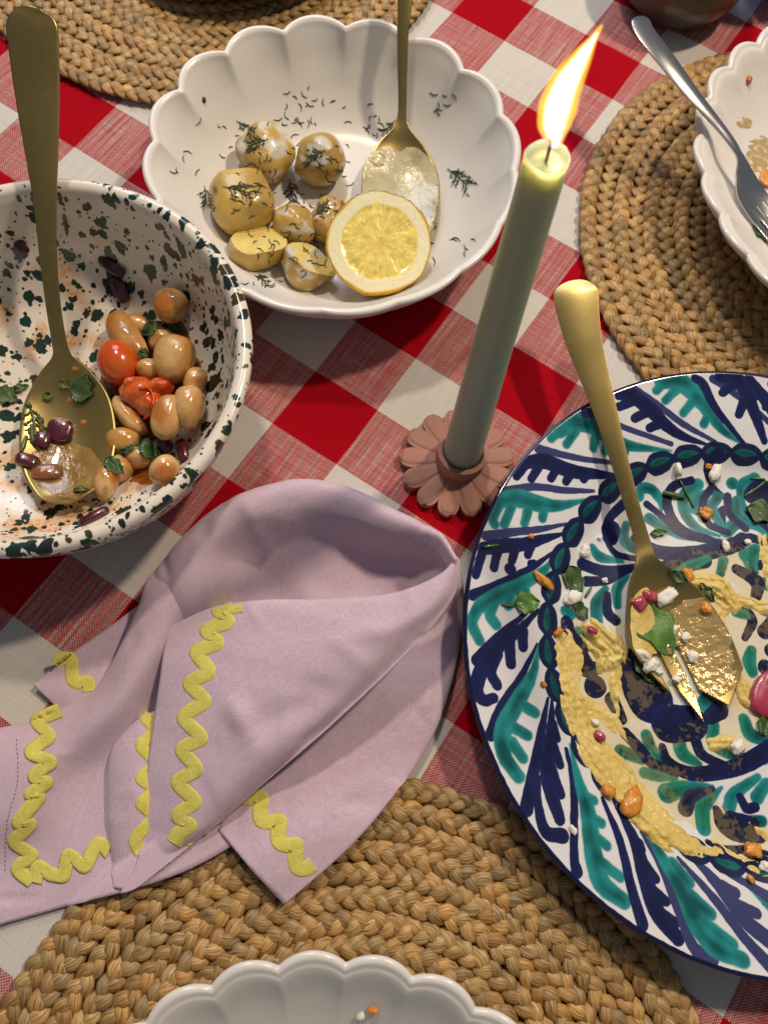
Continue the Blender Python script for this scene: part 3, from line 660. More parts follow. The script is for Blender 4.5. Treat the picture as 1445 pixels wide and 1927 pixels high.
flap = [
 [(322, 1188, 1.9), (402, 1152, 2.3), (500, 1140, 2.8), (620, 1138, 3.2), (735, 1126, 3.7), (810, 1108, 4.1), (846, 1078, 4.4)],
 [(320, 1185, 2.3), (400, 1147, 2.9), (500, 1134, 3.5), (620, 1132, 3.9), (740, 1120, 4.4), (825, 1085, 4.9), (862, 1050, 5.0)],
 [(310, 1225, 2.3), (395, 1200, 3.0), (500, 1188, 3.7), (620, 1188, 4.2), (735, 1170, 4.7), (815, 1135, 5.0), (862, 1100, 4.5)],
 [(303, 1275, 2.2), (388, 1258, 3.0), (490, 1245, 3.7), (610, 1240, 4.2), (710, 1215, 4.5), (780, 1190, 4.4), (826, 1162, 4.4)],
 [(288, 1370, 1.8), (370, 1362, 2.7), (460, 1352, 3.3), (550, 1340, 3.6), (630, 1320, 3.7), (700, 1285, 3.5), (748, 1248, 3.9)],
 [(278, 1470, 1.4), (335, 1468, 2.1), (400, 1460, 2.6), (465, 1448, 2.9), (520, 1430, 2.8), (570, 1405, 2.6), (612, 1376, 3.2)],
 [(270, 1560, 1.0), (310, 1562, 1.4), (350, 1555, 1.8), (392, 1542, 1.9), (430, 1525, 1.8), (462, 1505, 1.6), (490, 1480, 2.1)],
 [(262, 1625, .7), (283, 1628, .8), (305, 1622, .9), (325, 1612, .9), (345, 1600, .9), (362, 1590, .8), (378, 1576, 1.3)],
 [(236, 1676, .25), (240, 1676, .3), (246, 1675, .3), (252, 1673, .3), (258, 1671, .3), (264, 1668, .3), (270, 1664, .25)]]
under = [
 [(800, 1080, 1.8), (840, 1075, 2.8), (863, 1072, 3.2), (867, 1078, .3)],
 [(770, 1140, 1.0), (825, 1145, 1.3), (867, 1130, 1.9), (870, 1130, .1)],
 [(715, 1220, .9), (790, 1225, 1.0), (858, 1205, 1.2), (862, 1208, .1)],
 [(650, 1290, .8), (735, 1310, .9), (838, 1290, 1.0), (842, 1292, .1)],
 [(570, 1360, .8), (670, 1400, 1.0), (800, 1390, .8), (803, 1393, .1)],
 [(500, 1430, .8), (600, 1480, 1.2), (740, 1480, .9), (744, 1484, .6)],
 [(440, 1500, 1.0), (550, 1565, 1.6), (650, 1588, 1.3), (653, 1592, 1.1)],
 [(412, 1562, 1.1), (470, 1632, 1.4), (529, 1696, 1.15), (531, 1698, 1.1)]]
mid = [
 [(232, 1378, .3), (238, 1374, 1.0), (268, 1350, 1.4), (315, 1330, 1.3), (350, 1330, 1.2)],
 [(213, 1425, .3), (212, 1422, 1.1), (255, 1412, 1.6), (320, 1405, 1.3), (350, 1400, 1.1)],
 [(210, 1500, .3), (208, 1500, 1.0), (255, 1495, 1.5), (320, 1490, 1.1), (350, 1490, 1.0)],
 [(213, 1580, .2), (211, 1580, .8), (250, 1580, 1.1), (310, 1570, .9), (340, 1570, .8)],
 [(228, 1668, .15), (226, 1667, .3), (245, 1669, .4), (280, 1650, .4), (300, 1640, .3)]]
corner = [
 [(64, 1290, .35), (112, 1246, .35), (200, 1185, .4), (292, 1115, .5), (360, 1060, .5)],
 [(90, 1314, .3), (150, 1302, .5), (230, 1245, .6), (320, 1180, .5), (390, 1120, .5)],
 [(117, 1340, .25), (190, 1348, .4), (260, 1305, .5), (340, 1250, .5), (420, 1200, .5)]]
TN = thing('napkin', 'crumpled lilac linen napkin edged with yellow wavy trim', 'napkin', (-9, -5, 0))
sheets = {}
allV, allF, allUV, off = [], [], [], 0
for k, (nm, rows, res, wr) in enumerate((('hood', hood, (120, 80), .13), ('left', left, (96, 96), .10), ('flap', flap, (100, 110), .07), ('under', under, (50, 100), .08), ('mid', mid, (50, 60), .03), ('corner', corner, (50, 24), .02))):
    V, F, uv = patch(rows, res[0], res[1], wr, 40 + k * 3, {'left': 1.04, 'mid': 1.10, 'flap': 1.2, 'under': 1.06}.get(nm, .95))
    if nm == 'flap':     # small pressed crease like the one in the photograph
        for (a, b, h, wd) in (((430, 1310), (480, 1400), .35, .55), ((610, 1215), (800, 1180), .12, .5), ((420, 1395), (640, 1300), -.18, .6)):
            A, B = U(*a, 3)[:2], U(*b, 3)[:2]; ab = B - A; t = np.clip(((V[:, :2] - A) @ ab) / (ab @ ab), 0, 1)
            d = np.linalg.norm(V[:, :2] - A - t[:, None] * ab, axis=1); V[:, 2] += h * np.exp(-(d / wd) ** 2) * np.sin(np.pi * np.clip(t * .9 + .05, 0, 1))
    sheets[nm] = bvh(V, F); allV.append(V); allF.append(F + off); allUV.append(uv + k * 40); off += len(V)
obj('napkin_cloth', np.vstack(allV), np.vstack(allF), LILAC, TN, uv=np.vstack(allUV), solid=.055, offset=-1)
FELT = mat('yellow_felt', (.70, .63, .13), .9, spec=.1, sheen=.3, vary=[(240, (.58, .52, .08), .35, .75), (900, (.78, .72, .22), .4, .8)], bump=[(1500, .5, .0008)])
def trim(pts, wpx, sheet, lift=.05, round_=True):
    A = np.array(pts, float); C = cat(A, 10 * len(pts)); m = 26
    kern = np.hanning(2 * m + 1); kern /= kern.sum(); Cp = np.vstack([C[:1] + (C[:1] - C[m:0:-1]), C, C[-1:] + (C[-1:] - C[-2:-m - 2:-1])])
    Sm = np.stack([np.convolve(Cp[:, i], kern, 'valid') for i in range(2)], 1)
    if round_: ks = np.hanning(15); ks /= ks.sum(); Cq = np.vstack([np.repeat(C[:1], 7, 0), C, np.repeat(C[-1:], 7, 0)]); C = np.stack([np.convolve(Cq[:, i], ks, 'valid') for i in range(2)], 1)
    e_ = np.clip(np.minimum(np.arange(len(C)), np.arange(len(C))[::-1]) / 20, 0, 1)[:, None]; C = C + (C - Sm) * .3 * e_
    T = np.gradient(Sm, axis=0); T /= np.linalg.norm(T, axis=1)[:, None] + 1e-9
    T2_ = np.gradient(C, axis=0); T2_ /= np.linalg.norm(T2_, axis=1)[:, None] + 1e-9; T = .5 * T + .5 * T2_; T /= np.linalg.norm(T, axis=1)[:, None] + 1e-9
    Nn = np.stack([-T[:, 1], T[:, 0]], 1); K = 7; V = []; wpx = wpx * .86
    for i in range(len(C)):
        for j in range(K):
            q = C[i] + Nn[i] * wpx * (j / (K - 1) - .5)
            h, nn = hit(q[0], q[1], [sheets[sheet]], zdef=1.0)
            e = .035 * (1 - (2 * j / (K - 1) - 1) ** 4)
            V.append(h + nn * (lift + e))
    obj('wavy_trim', V, grid_faces(len(C), K), FELT, TN, solid=.045, offset=-1)
trim([(458, 1139), (445, 1140), (425, 1147), (414, 1153), (428, 1168), (408, 1179), (392, 1190), (408, 1207), (390, 1219), (373, 1232), (392, 1261), (372, 1277), (361, 1291), (383, 1318), (364, 1336), (350, 1355), (377, 1386), (358, 1401), (347, 1416), (368, 1445), (350, 1461), (339, 1477), (365, 1506), (348, 1523), (339, 1539), (357, 1553), (338, 1568), (327, 1589)], 38, 'flap')
trim([(116, 1336), (95, 1345), (72, 1359), (92, 1383), (76, 1400), (62, 1418), (94, 1433), (78, 1448), (68, 1464), (86, 1471), (72, 1484), (60, 1497), (72, 1500), (52, 1526), (38, 1549), (56, 1550), (44, 1566), (31, 1586), (58, 1607), (46, 1622), (36, 1638), (66, 1662)], 33, 'left')
trim([(66, 1664), (73, 1632), (92, 1643), (106, 1646), (121, 1644), (130, 1612), (148, 1622), (163, 1626), (186, 1588), (207, 1606)], 33, 'left')
trim([(460, 1485), (461, 1500), (478, 1502), (491, 1502), (490, 1525), (494, 1543), (512, 1547), (526, 1547), (524, 1568), (528, 1585), (545, 1591), (557, 1592), (556, 1615), (562, 1632), (578, 1633), (590, 1625)], 38, 'under')
trim([(103, 1246), (118, 1241), (134, 1244), (136, 1264), (140, 1279), (152, 1285), (166, 1284), (168, 1304)], 33, 'corner')
trim([(284, 1340), (276, 1352), (292, 1377), (268, 1404), (292, 1436), (268, 1464), (290, 1487), (268, 1513), (288, 1540), (256, 1578), (270, 1612)], 33, 'mid')
trim([(352, 1590), (372, 1566), (386, 1563), (398, 1552), (420, 1536)], 18, 'left', lift=.25)

THREAD = mat('lilac_thread', (.30, .21, .28), .8)
def stitches(pts, sheet):
    C = cat(np.array(pts, float), 400); L_ = np.r_[0, np.cumsum(np.hypot(*np.diff(C, axis=0).T))]; parts = []; d = 0
    while d < L_[-1] - 6:
        q = [(np.interp(d + e, L_, C[:, 0]), np.interp(d + e, L_, C[:, 1])) for e in (0, 2.5, 5)]
        W = [hit(x, y, [sheets[sheet]], zdef=1.0, lift=.012)[0] for x, y in q]; parts.append(tube(W, .022, 4)); d += 8.5
    V, F = join(parts); obj('stitching', V, F, THREAD, TN)
stitches([(362, 1170), (345, 1235), (332, 1300), (322, 1380), (318, 1440), (310, 1520), (303, 1590), (290, 1622)], 'flap')
stitches([(432, 1520), (470, 1560), (505, 1600), (552, 1652)], 'under')
stitches([(32, 1390), (34, 1470), (14, 1550), (10, 1640)], 'left')
# ================================================================== CUTLERY
BRASS = mat('brushed_brass', (.42, .31, .11), .33, metal=.93, vary=[(14, (.33, .25, .09), .35, .75), (160, (.45, .34, .14), .5, .8)], bump=[(700, .06, .0004)])
STEEL = mat('polished_steel', (.62, .61, .60), .20, metal=1.0)
def utensil(ctrl, n=120, k=25, end0=True, end1=True, r0=1.0, r1=1.0, notch=None, roll=0.0):
    """ctrl rows: pixel x, pixel y, height z, full width in pixels, hollow depth cm, lift of the concave side (+1 up)"""
    C = np.array([[*U(x, y, z), px2cm(wd, U(x, y, z)) / 2, dp] for x, y, z, wd, dp in ctrl])
    seg_ = np.r_[0, np.cumsum(np.linalg.norm(np.diff(C[:, :3], axis=0), axis=1))]; Ltot = seg_[-1]
    D = cat(C, 400); sd = np.r_[0, np.cumsum(np.linalg.norm(np.diff(D[:, :3], axis=0), axis=1))]; sd = sd / sd[-1]
    # denser sampling at the ends
    t = np.linspace(0, 1, n); t = .5 - .5 * np.cos(t * np.pi) * (1) ; t = .55 * t + .45 * np.linspace(0, 1, n)
    E = np.stack([np.interp(t, sd, D[:, i]) for i in range(5)], 1)
    s = t * Ltot
    if end0: q0 = np.sqrt(np.clip(1 - (1 - np.clip(s / r0, 0, 1)) ** 2, 0, 1)) * .995 + .005; E[:, 3] *= q0; E[:, 4] *= q0 ** 2
    if end1: q1 = np.sqrt(np.clip(1 - (1 - np.clip((Ltot - s) / r1, 0, 1)) ** 2, 0, 1)) * .995 + .005; E[:, 3] *= q1; E[:, 4] *= q1 ** 2
    Pc = E[:, :3]; T = np.gradient(Pc, axis=0); T /= np.linalg.norm(T, axis=1)[:, None] + 1e-9
    side = np.cross(T, [0, 0, 1.0]); side /= np.linalg.norm(side, axis=1)[:, None] + 1e-9; up = np.cross(side, T)
    ra = (roll * np.clip((.66 - s / Ltot) / .12, 0, 1))[:, None]; side, up = side * np.cos(ra) + up * np.sin(ra), up * np.cos(ra) - side * np.sin(ra)
    u = np.linspace(-1, 1, k)
    V = Pc[:, None] + side[:, None] * (u[None, :, None] * E[:, 3][:, None, None]) - up[:, None] * (E[:, 4][:, None, None] * (1 - u[None, :, None] ** 2) ** 1.0)
    F = grid_faces(n, k)
    if notch is not None:
        keep = []
        for f in F:
            i, j = divmod(int(f[0]), k); uu = (u[j] + u[min(j + 1, k - 1)]) / 2
            if s[i] / Ltot <= notch(uu): keep.append(f)
        F = np.array(keep)
    return V.reshape(-1, 3), F
def wz(px, py, z): return U(px, py, z)
# spoon in the splattered bowl: leans on the rim, its handle rises towards the viewer
def on_line(a, b, k): return a + (b - a) * k
SP1 = [(60, 12, 12.3, 96, -.12), (61, 40, 11.9, 97, -.12), (70, 160, 10.3, 84, -.10), (79, 280, 8.75, 62, -.08), (86, 380, 7.42, 42, -.07), (92, 480, 5.9, 32, -.06), (101, 570, 4.4, 27, -.05), (112, 640, 3.2, 27, -.04), (118, 668, 2.75, 36, .0), (122, 700, 2.4, 92, .30), (126, 750, 2.05, 152, .60), (128, 810, 1.9, 176, .78), (128, 870, 1.9, 168, .70), (130, 920, 2.05, 120, .40), (132, 946, 2.2, 70, .15)]
V, F = utensil(SP1, 160, 25, r0=1.1, r1=.9)
T1 = thing('serving_spoon', 'brass spoon leaning in the splattered bowl with onion pieces in it', 'spoon', tuple(U(118, 668, 2.75)), 'brass serving spoons')
obj('spoon_body', V, F, BRASS, T1, solid=.13, offset=0); BV_S1 = bvh(V, F)
SP2 = [(764, -260, 11.0, 62, -.10), (763, -120, 8.9, 50, -.08), (762, 0, 6.9, 28, -.06), (758, 60, 5.85, 21, -.05), (757, 130, 4.5, 17, -.05), (757, 190, 3.3, 15, -.03), (756, 222, 2.7, 18, 0), (755, 245, 2.4, 38, .1), (754, 275, 2.1, 92, .35), (754, 320, 1.8, 138, .55), (754, 370, 1.75, 146, .6), (752, 420, 1.85, 130, .5), (750, 460, 2.0, 90, .3), (749, 480, 2.1, 50, .1)]
V, F = utensil(SP2, 160, 25, r0=1.1, r1=.9)
T2 = thing('serving_spoon', 'brass spoon in the potato dish with its tip under the lemon', 'spoon', tuple(U(756, 222, 2.7)), 'brass serving spoons')
obj('spoon_body', V, F, BRASS, T2, solid=.13, offset=0); BV_S2 = bvh(V, F)
SP3 = [(1081, 528, 4.6, 80, -.10), (1083, 560, 4.55, 80, -.10), (1095, 630, 4.25, 68, -.09), (1112, 690, 4.0, 56, -.08), (1134, 760, 3.75, 44, -.07), (1160, 850, 3.35, 33, -.06), (1188, 950, 2.85, 27, -.05), (1208, 1020, 2.45, 29, -.03), (1216, 1055, 2.3, 44, .0), (1228, 1095, 2.0, 105, .28), (1252, 1150, 1.75, 168, .45), (1284, 1220, 1.6, 196, .50), (1312, 1280, 1.55, 190, .42), (1335, 1330, 1.65, 176, .30), (1345, 1352, 1.7, 168, .25)]
def notch3(u):
    # three broad prongs, the last one wide: profile of the end of the bowl
    if u > .60: return .925 - .30 * (u - .60)       # outer left-hand prong (left in the picture)
    if u > .40: return .84
    if u > .12: return 1.0 - .45 * abs(u - .24)
    if u > .0: return .845
    return .985 - .11 * abs(u + .45)
V, F = utensil(SP3, 520, 121, r0=.95, end1=False, notch=notch3, roll=-.35)
T3 = thing('serving_spoon', 'brass slotted serving spoon with pronged tip lying on the painted plate', 'spoon', tuple(U(1216, 1055, 2.3)), 'brass serving spoons')
obj('spoon_body', V, F, BRASS, T3, solid=.12, offset=0); BV_S3 = bvh(V, F)
# fork at the right edge
FK = [(1203, 32, 6.6, 34, -.08), (1212, 60, 6.55, 38, -.10), (1250, 110, 6.4, 38, -.10), (1300, 175, 5.9, 30, -.09), (1350, 235, 5.2, 21, -.08), (1380, 275, 4.7, 17, -.06), (1393, 300, 4.2, 19, -.03), (1400, 330, 3.6, 40, .08), (1412, 365, 3.0, 62, .14), (1440, 405, 2.5, 66, .12), (1475, 450, 2.3, 62, .05), (1490, 470, 2.35, 58, .02)]
def notchf(u):
    return .80 if any(abs(u - c) < .11 for c in (-.5, 0, .5)) else 1.0
V, F = utensil(FK, 360, 81, r0=.5, end1=False, notch=notchf)
T4 = thing('fork', 'polished steel fork resting across the scalloped dish at the right edge', 'fork', tuple(U(1393, 300, 4.2)))
obj('fork_body', V, F, STEEL, T4, solid=.14, offset=0)

# ================================================================== CANDLE AND HOLDER
b0 = U(870, 852, 1.7); b0[2] = 0
CLAY = mat('pink_clay', (.37, .175, .125), .65, vary=[(40, (.31, .14, .10), .35, .7)], bump=[(260, .25, .0008)])
TH = thing('candle_holder', 'pink clay flower candle holder with rounded petals', 'candle holder', (b0[0], b0[1], 0))
cH = U(861, 868, .6); cH[2] = 0
npet = 13
for k in range(npet):
    a = 2 * np.pi * k / npet + .13; L0, L1, hw = .8, 3.38, .625
    t = np.linspace(0, 1, 18); r = L0 + (L1 - L0) * t
    wd = np.interp(t, [0, .35, .7, 1], [.26, .5, hw, hw]) * np.sqrt(np.clip(1 - np.clip((t - .72) / .28, 0, 1) ** 2, 0, 1)) + .002
    u = np.linspace(-1, 1, 9); V = []
    for i in range(18):
        for j in range(9):
            e = max(abs(u[j]), 0); z = .66 - .20 * t[i] + .17 * math.sqrt(max(0, 1 - e ** 4)) * (1 if t[i] < .97 else .3) - (.1 if t[i] > .97 else 0)
            V.append((r[i] * math.cos(a) - wd[i] * u[j] * math.sin(a), r[i] * math.sin(a) + wd[i] * u[j] * math.cos(a), z))
    nb = len(V)
    V = np.array(V); B = V.copy(); B[:, 2] = .12; V2 = np.vstack([V, B]); F = grid_faces(18, 9).tolist(); F += [[i + nb for i in f[::-1]] for f in F]
    rim_ = [i * 9 for i in range(18)] + [17 * 9 + j for j in range(1, 9)] + [i * 9 + 8 for i in range(16, -1, -1)] + [j for j in range(7, 0, -1)]
    for i in range(len(rim_)):
        p_, q_ = rim_[i], rim_[(i + 1) % len(rim_)]; F.append([q_, p_, p_ + nb, q_ + nb])
    V2[:, 0] += cH[0]; V2[:, 1] += cH[1]
    obj('petal', V2, F, CLAY, TH)
pr_ = cat(np.array([(0, .1), (1.0, .1), (1.35, .15), (1.42, .5), (1.44, 1.2), (1.46, 1.95), (1.40, 2.02), (1.18, 2.0), (1.13, 1.8), (1.12, .9), (0, .85)], float), 50)
V, F = lathe(np.c_[pr_, np.zeros(len(pr_))], 64, None, (b0[0], b0[1], 0)); obj('socket', V, F, CLAY, TH)
ctop = U(1029, 296, 23.0)
def wax_material():
    m = bpy.data.materials.new('sage_wax'); m.use_nodes = True; nt = m.node_tree; N, L = nt.nodes, nt.links; p = N['Principled BSDF']
    p.inputs['Base Color'].default_value = (.235, .315, .24, 1); p.inputs['Roughness'].default_value = .42
    p.inputs['Subsurface Weight'].default_value = 1.0; p.inputs['Subsurface Radius'].default_value = (1.0, .75, .30); p.inputs['Subsurface Scale'].default_value = .032
    tc = N.new('ShaderNodeTexCoord'); n = N.new('ShaderNodeTexNoise'); n.inputs['Scale'].default_value = 60; L.new(tc.outputs['Object'], n.inputs['Vector'])
    b = N.new('ShaderNodeBump'); b.inputs['Strength'].default_value = .12; b.inputs['Distance'].default_value = .001; L.new(n.outputs[0], b.inputs['Height']); L.new(b.outputs[0], p.inputs['Normal'])
    return m
TC = thing('candle', 'lit sage green taper candle standing in the pink flower holder', 'candle', (b0[0], b0[1], 1.0))
base_c = np.array([b0[0], b0[1], 1.0]); ax = nz(ctop - base_c); Lc = np.linalg.norm(ctop - base_c)
sx = nz(np.cross(ax, [0, 1, 0])); sy = np.cross(ax, sx)
rb, rt = 1.10, px2cm(43, ctop)
pc = [(0, 0)] + [(rb + (rt - rb) * (t ** 1.0) + .012 * math.sin(t * 9), Lc * t) for t in np.linspace(0, .975, 40)] + [(rt * 1.02, Lc * .985), (rt * 1.035, Lc), (rt * .98, Lc + .06), (rt * .93, Lc + .03), (rt * .88, Lc - .1), (rt * .80, Lc - .22), (rt * .60, Lc - .28), (rt * .3, Lc - .29), (rt * .12, Lc - .25), (0, Lc - .24)]
th = np.arange(56) / 56 * 2 * np.pi; V = []
for r, h in pc:
    for a in th:
        lip = (.05 * math.sin(a * 2 + .5) + .03 * math.sin(a * 3)) if h > Lc * .98 else 0
        V.append(base_c + ax * (h + lip) + (sx * math.cos(a) + sy * math.sin(a)) * r)
obj('wax_body', V, grid_faces(len(pc), 56, wrap_m=True)[:, ::-1].copy(), wax_material(), TC)
wick0 = base_c + ax * (Lc - .3)
w_tip = U(1033, 262, 23.75)
wp = cat(np.array([wick0, wick0 + ax * .35, (wick0 + ax * .5 + w_tip) / 2 + np.array([.03, .0, .1]), w_tip]), 14)
V, F = tube(wp, .055, 6); obj('wick', V, F, mat('charred_wick', (.05, .035, .025), .9), TC)
def flame_material():
    m = bpy.data.materials.new('flame'); m.use_nodes = True; nt = m.node_tree; N, L = nt.nodes, nt.links; N.clear()
    out = N.new('ShaderNodeOutputMaterial'); e = N.new('ShaderNodeEmission'); t = N.new('ShaderNodeBsdfTransparent'); mx = N.new('ShaderNodeMixShader')
    lw = N.new('ShaderNodeLayerWeight'); lw.inputs[0].default_value = .35
    cr = N.new('ShaderNodeValToRGB'); cr.color_ramp.elements[0].position = 0; cr.color_ramp.elements[0].color = (1, .84, .56, 1); cr.color_ramp.elements[1].position = .8; cr.color_ramp.elements[1].color = (1, .33, .03, 1)
    L.new(lw.outputs['Facing'], cr.inputs[0]); L.new(cr.outputs[0], e.inputs[0])
    st = N.new('ShaderNodeMapRange'); st.inputs[1].default_value = 0; st.inputs[2].default_value = .85; st.inputs[3].default_value = 14; st.inputs[4].default_value = 3.0; L.new(lw.outputs['Facing'], st.inputs[0]); L.new(st.outputs[0], e.inputs[1])
    al = N.new('ShaderNodeMapRange'); al.interpolation_type = 'SMOOTHSTEP'; al.inputs[1].default_value = .50; al.inputs[2].default_value = .99; al.inputs[3].default_value = 1.0; al.inputs[4].default_value = .0; L.new(lw.outputs['Facing'], al.inputs[0])
    L.new(al.outputs[0], mx.inputs[0]); L.new(t.outputs[0], mx.inputs[1]); L.new(e.outputs[0], mx.inputs[2]); L.new(mx.outputs[0], out.inputs[0])
    return m
fl_path = cat(np.array([U(1044, 276, 23.35), U(1044, 225, 24.2), U(1062, 165, 25.2), U(1092, 112, 26.2), U(1123, 62, 27.1)]), 40)
tt = np.linspace(0, 1, 40); fr = np.interp(tt, [0, .08, .2, .35, .55, .78, 1], [.08, .22, .38, .44, .36, .19, .01])
V, F = tube(fl_path, fr * .92, 24); obj('flame', V, F, flame_material(), TC)
def glow_shell(name, col, stg, lo, hi, al_):
    m = bpy.data.materials.new(name); m.use_nodes = True; nt = m.node_tree; N, L = nt.nodes, nt.links; N.clear()
    out = N.new('ShaderNodeOutputMaterial'); e = N.new('ShaderNodeEmission'); t = N.new('ShaderNodeBsdfTransparent'); mx = N.new('ShaderNodeMixShader')
    lw = N.new('ShaderNodeLayerWeight'); lw.inputs[0].default_value = .5; al = N.new('ShaderNodeMapRange'); al.interpolation_type = 'SMOOTHSTEP'
    al.inputs[1].default_value = lo; al.inputs[2].default_value = hi; al.inputs[3].default_value = al_; al.inputs[4].default_value = 0
    e.inputs[0].default_value = (*col, 1); e.inputs[1].default_value = stg; L.new(lw.outputs['Facing'], al.inputs[0]); L.new(al.outputs[0], mx.inputs[0]); L.new(t.outputs[0], mx.inputs[1]); L.new(e.outputs[0], mx.inputs[2]); L.new(mx.outputs[0], out.inputs[0]); return m
V, F = tube(np.vstack([fl_path[:-2], fl_path[-2:] + (fl_path[-1] - fl_path[-4])]), fr * 1.3 + .04 * (tt < .97), 24); obj('flame_mantle', V, F, glow_shell('flame_mantle', (1.0, .42, .05), 2.2, .30, .95, .6), TC)
V, F = tube(fl_path[:9] + np.array([.02, -.02, -.12]), fr[:9] * 1.15 + .03, 20, cap=False); obj('flame_base', V, F, glow_shell('flame_base', (.25, .35, 1.0), 1.2, .1, .95, .35), TC)
pl = lamp('flame_light', 'POINT', tuple(fl_path[11]), 1.3, (1.0, .62, .28), .4)
pl.parent = TC; pl.location = Vector(((fl_path[11] - wloc(TC)) * S).tolist())

# ================================================================== FOOD
SURF_W = [BV_W1]; SURF_B = [BV_B]; SURF_P = [BV_P]
def lump(px, py, wpx, hpx, thick, surf, m, name, parent=None, label=None, catg=None, group=None, rot=0.0, rough=.05, freq=1.2, seed=0, level=3,
         sink=.12, cut=None, bend=0.0, sq=2.0, lift=0.0, tilt=None, up=None, col=None, zabs=None, rgh2=0.0):
    """ellipsoid-like lump seen at a pixel, resting on surf; sizes in photograph pixels, thick in cm; rot in degrees"""
    h, n = hit(px, py, surf) if zabs is None else (U(px, py, zabs), np.array([0, 0, 1.0]))
    if up is not None: n = nz(up)
    else: n = nz(n * .6 + np.array([0, 0, .4]))
    if tilt is not None: n = nz(n + np.array(tilt))
    a, b = px2cm(wpx, h) / 2, px2cm(hpx, h) / 2
    d = nz(h - CAM)
    c = h - d * (thick * .5 - sink) / max(.35, -(d @ n)) + n * lift
    R = frame(n, math.radians(-rot))
    v, f = ICO[level]; v = v.copy()
    if sq != 2.0:
        q = (np.abs(v) ** sq).sum(1) ** (1 / sq); v = v / q[:, None]
    v = v * (1 + rough * sn(v + seed, freq * 2, seed) + rgh2 * sn(v + seed, 9, seed + 3))[:, None]
    fl = np.zeros(len(v))
    if cut is not None:
        cn, cd = nz(cut[0]), cut[1]; s = v @ cn; over = s > cd; fl = over.astype(float)
        v = v - np.where(over, s - cd, 0)[:, None] * cn * 1.0 + (.012 * sn(v, 7, seed + 9)[:, None] * cn) * over[:, None]
    v[:, 1] += bend * (v[:, 0] ** 2 - .3)
    W = c + (v * np.array([a, b, thick / 2])) @ R.T
    c3 = None
    if col is not None: c3 = col(v, fl, seed)
    o = obj(name, W, f.tolist(), m, parent, origin=None if parent is not None else c, col=c3)
    if parent is None: tag(o, label, catg, group)
    return o, bvh(W, f)
CREAMY = (.62, .58, .48)
def potato_col(v, fl, seed):
    base = np.array([.56, .375, .085]); dark = np.array([.27, .16, .035]); flesh = np.array([.68, .54, .16])
    k = np.clip(.5 + .6 * sn(v, 2.2, seed + 1), 0, 1)[:, None]; c = base * (1 - k * .8) + dark * k * .8
    sp_ = np.clip(sn(v, 10, seed + 2) * 2.2 - 1.9, 0, 1)[:, None]; c = c * (1 - sp_) + np.array([.09, .045, .02]) * sp_
    c = c * (1 - fl[:, None]) + flesh * (1 + .08 * sn(v, 6, seed)[:, None]) * fl[:, None]
    return np.clip(c, 0, 1)
def potato_col_creamy(v, fl, seed):
    c = potato_col(v, fl, seed); q = np.clip(sn(v * [1, 1, 1.4], 6.5, seed + 5) * 2.2 + .6 * v[:, 2] + .4 * v[:, 1] - .45, 0, .92)[:, None]
    return c * (1 - q) + np.array([.60, .56, .47]) * q
POT = mat('potato_skin', (1, 1, 1), .34, coat=.25, tint=True, sss=.15, sss_r=(1, .5, .2), sss_s=.003, bump=[(300, .3, .0015), (900, .25, .0006)])
G_POT = 'boiled potatoes in the white dish'
pots = []
for (px, py, w_, h_, th_, rot, seed, lab, kw) in (
    (499, 288, 104, 112, 3.2, 10, 1, 'whole potato with cream and dill at the top of the pile', dict(col=potato_col_creamy)),
    (603, 303, 98, 94, 3.0, -5, 2, 'round brown skinned potato nearest the spoon', dict(col=potato_col_creamy)),
    (455, 380, 112, 118, 3.3, -15, 3, 'big golden potato on the left of the pile with a dill frond', dict(sq=2.6, col=potato_col, rough=.08)),
    (553, 424, 82, 74, 2.4, 30, 5, 'small creamy potato lying in the middle of the pile', dict(col=potato_col_creamy)),
    (617, 414, 58, 84, 2.0, 15, 6, 'potato chunk squeezed between the pile and the lemon', dict(sq=3.0, col=potato_col)),
    (487, 466, 108, 80, 2.5, -22, 4, 'halved potato showing smooth yellow flesh', dict(cut=((.15, .25, 1), .42), col=potato_col, sq=2.3)),
    (580, 495, 88, 90, 2.6, -30, 7, 'potato wedge with creamy edge below the pile', dict(cut=((.7, .1, .8), .30), col=potato_col_creamy, sq=2.6))):
    o, b = lump(px, py, w_, h_, th_, SURF_W, POT, 'potato', None, lab, 'potato', G_POT, rot=rot, seed=seed, level=5, rgh2=.022, freq=1.6, **{'rough': .12, **kw})
    pots.append(b)

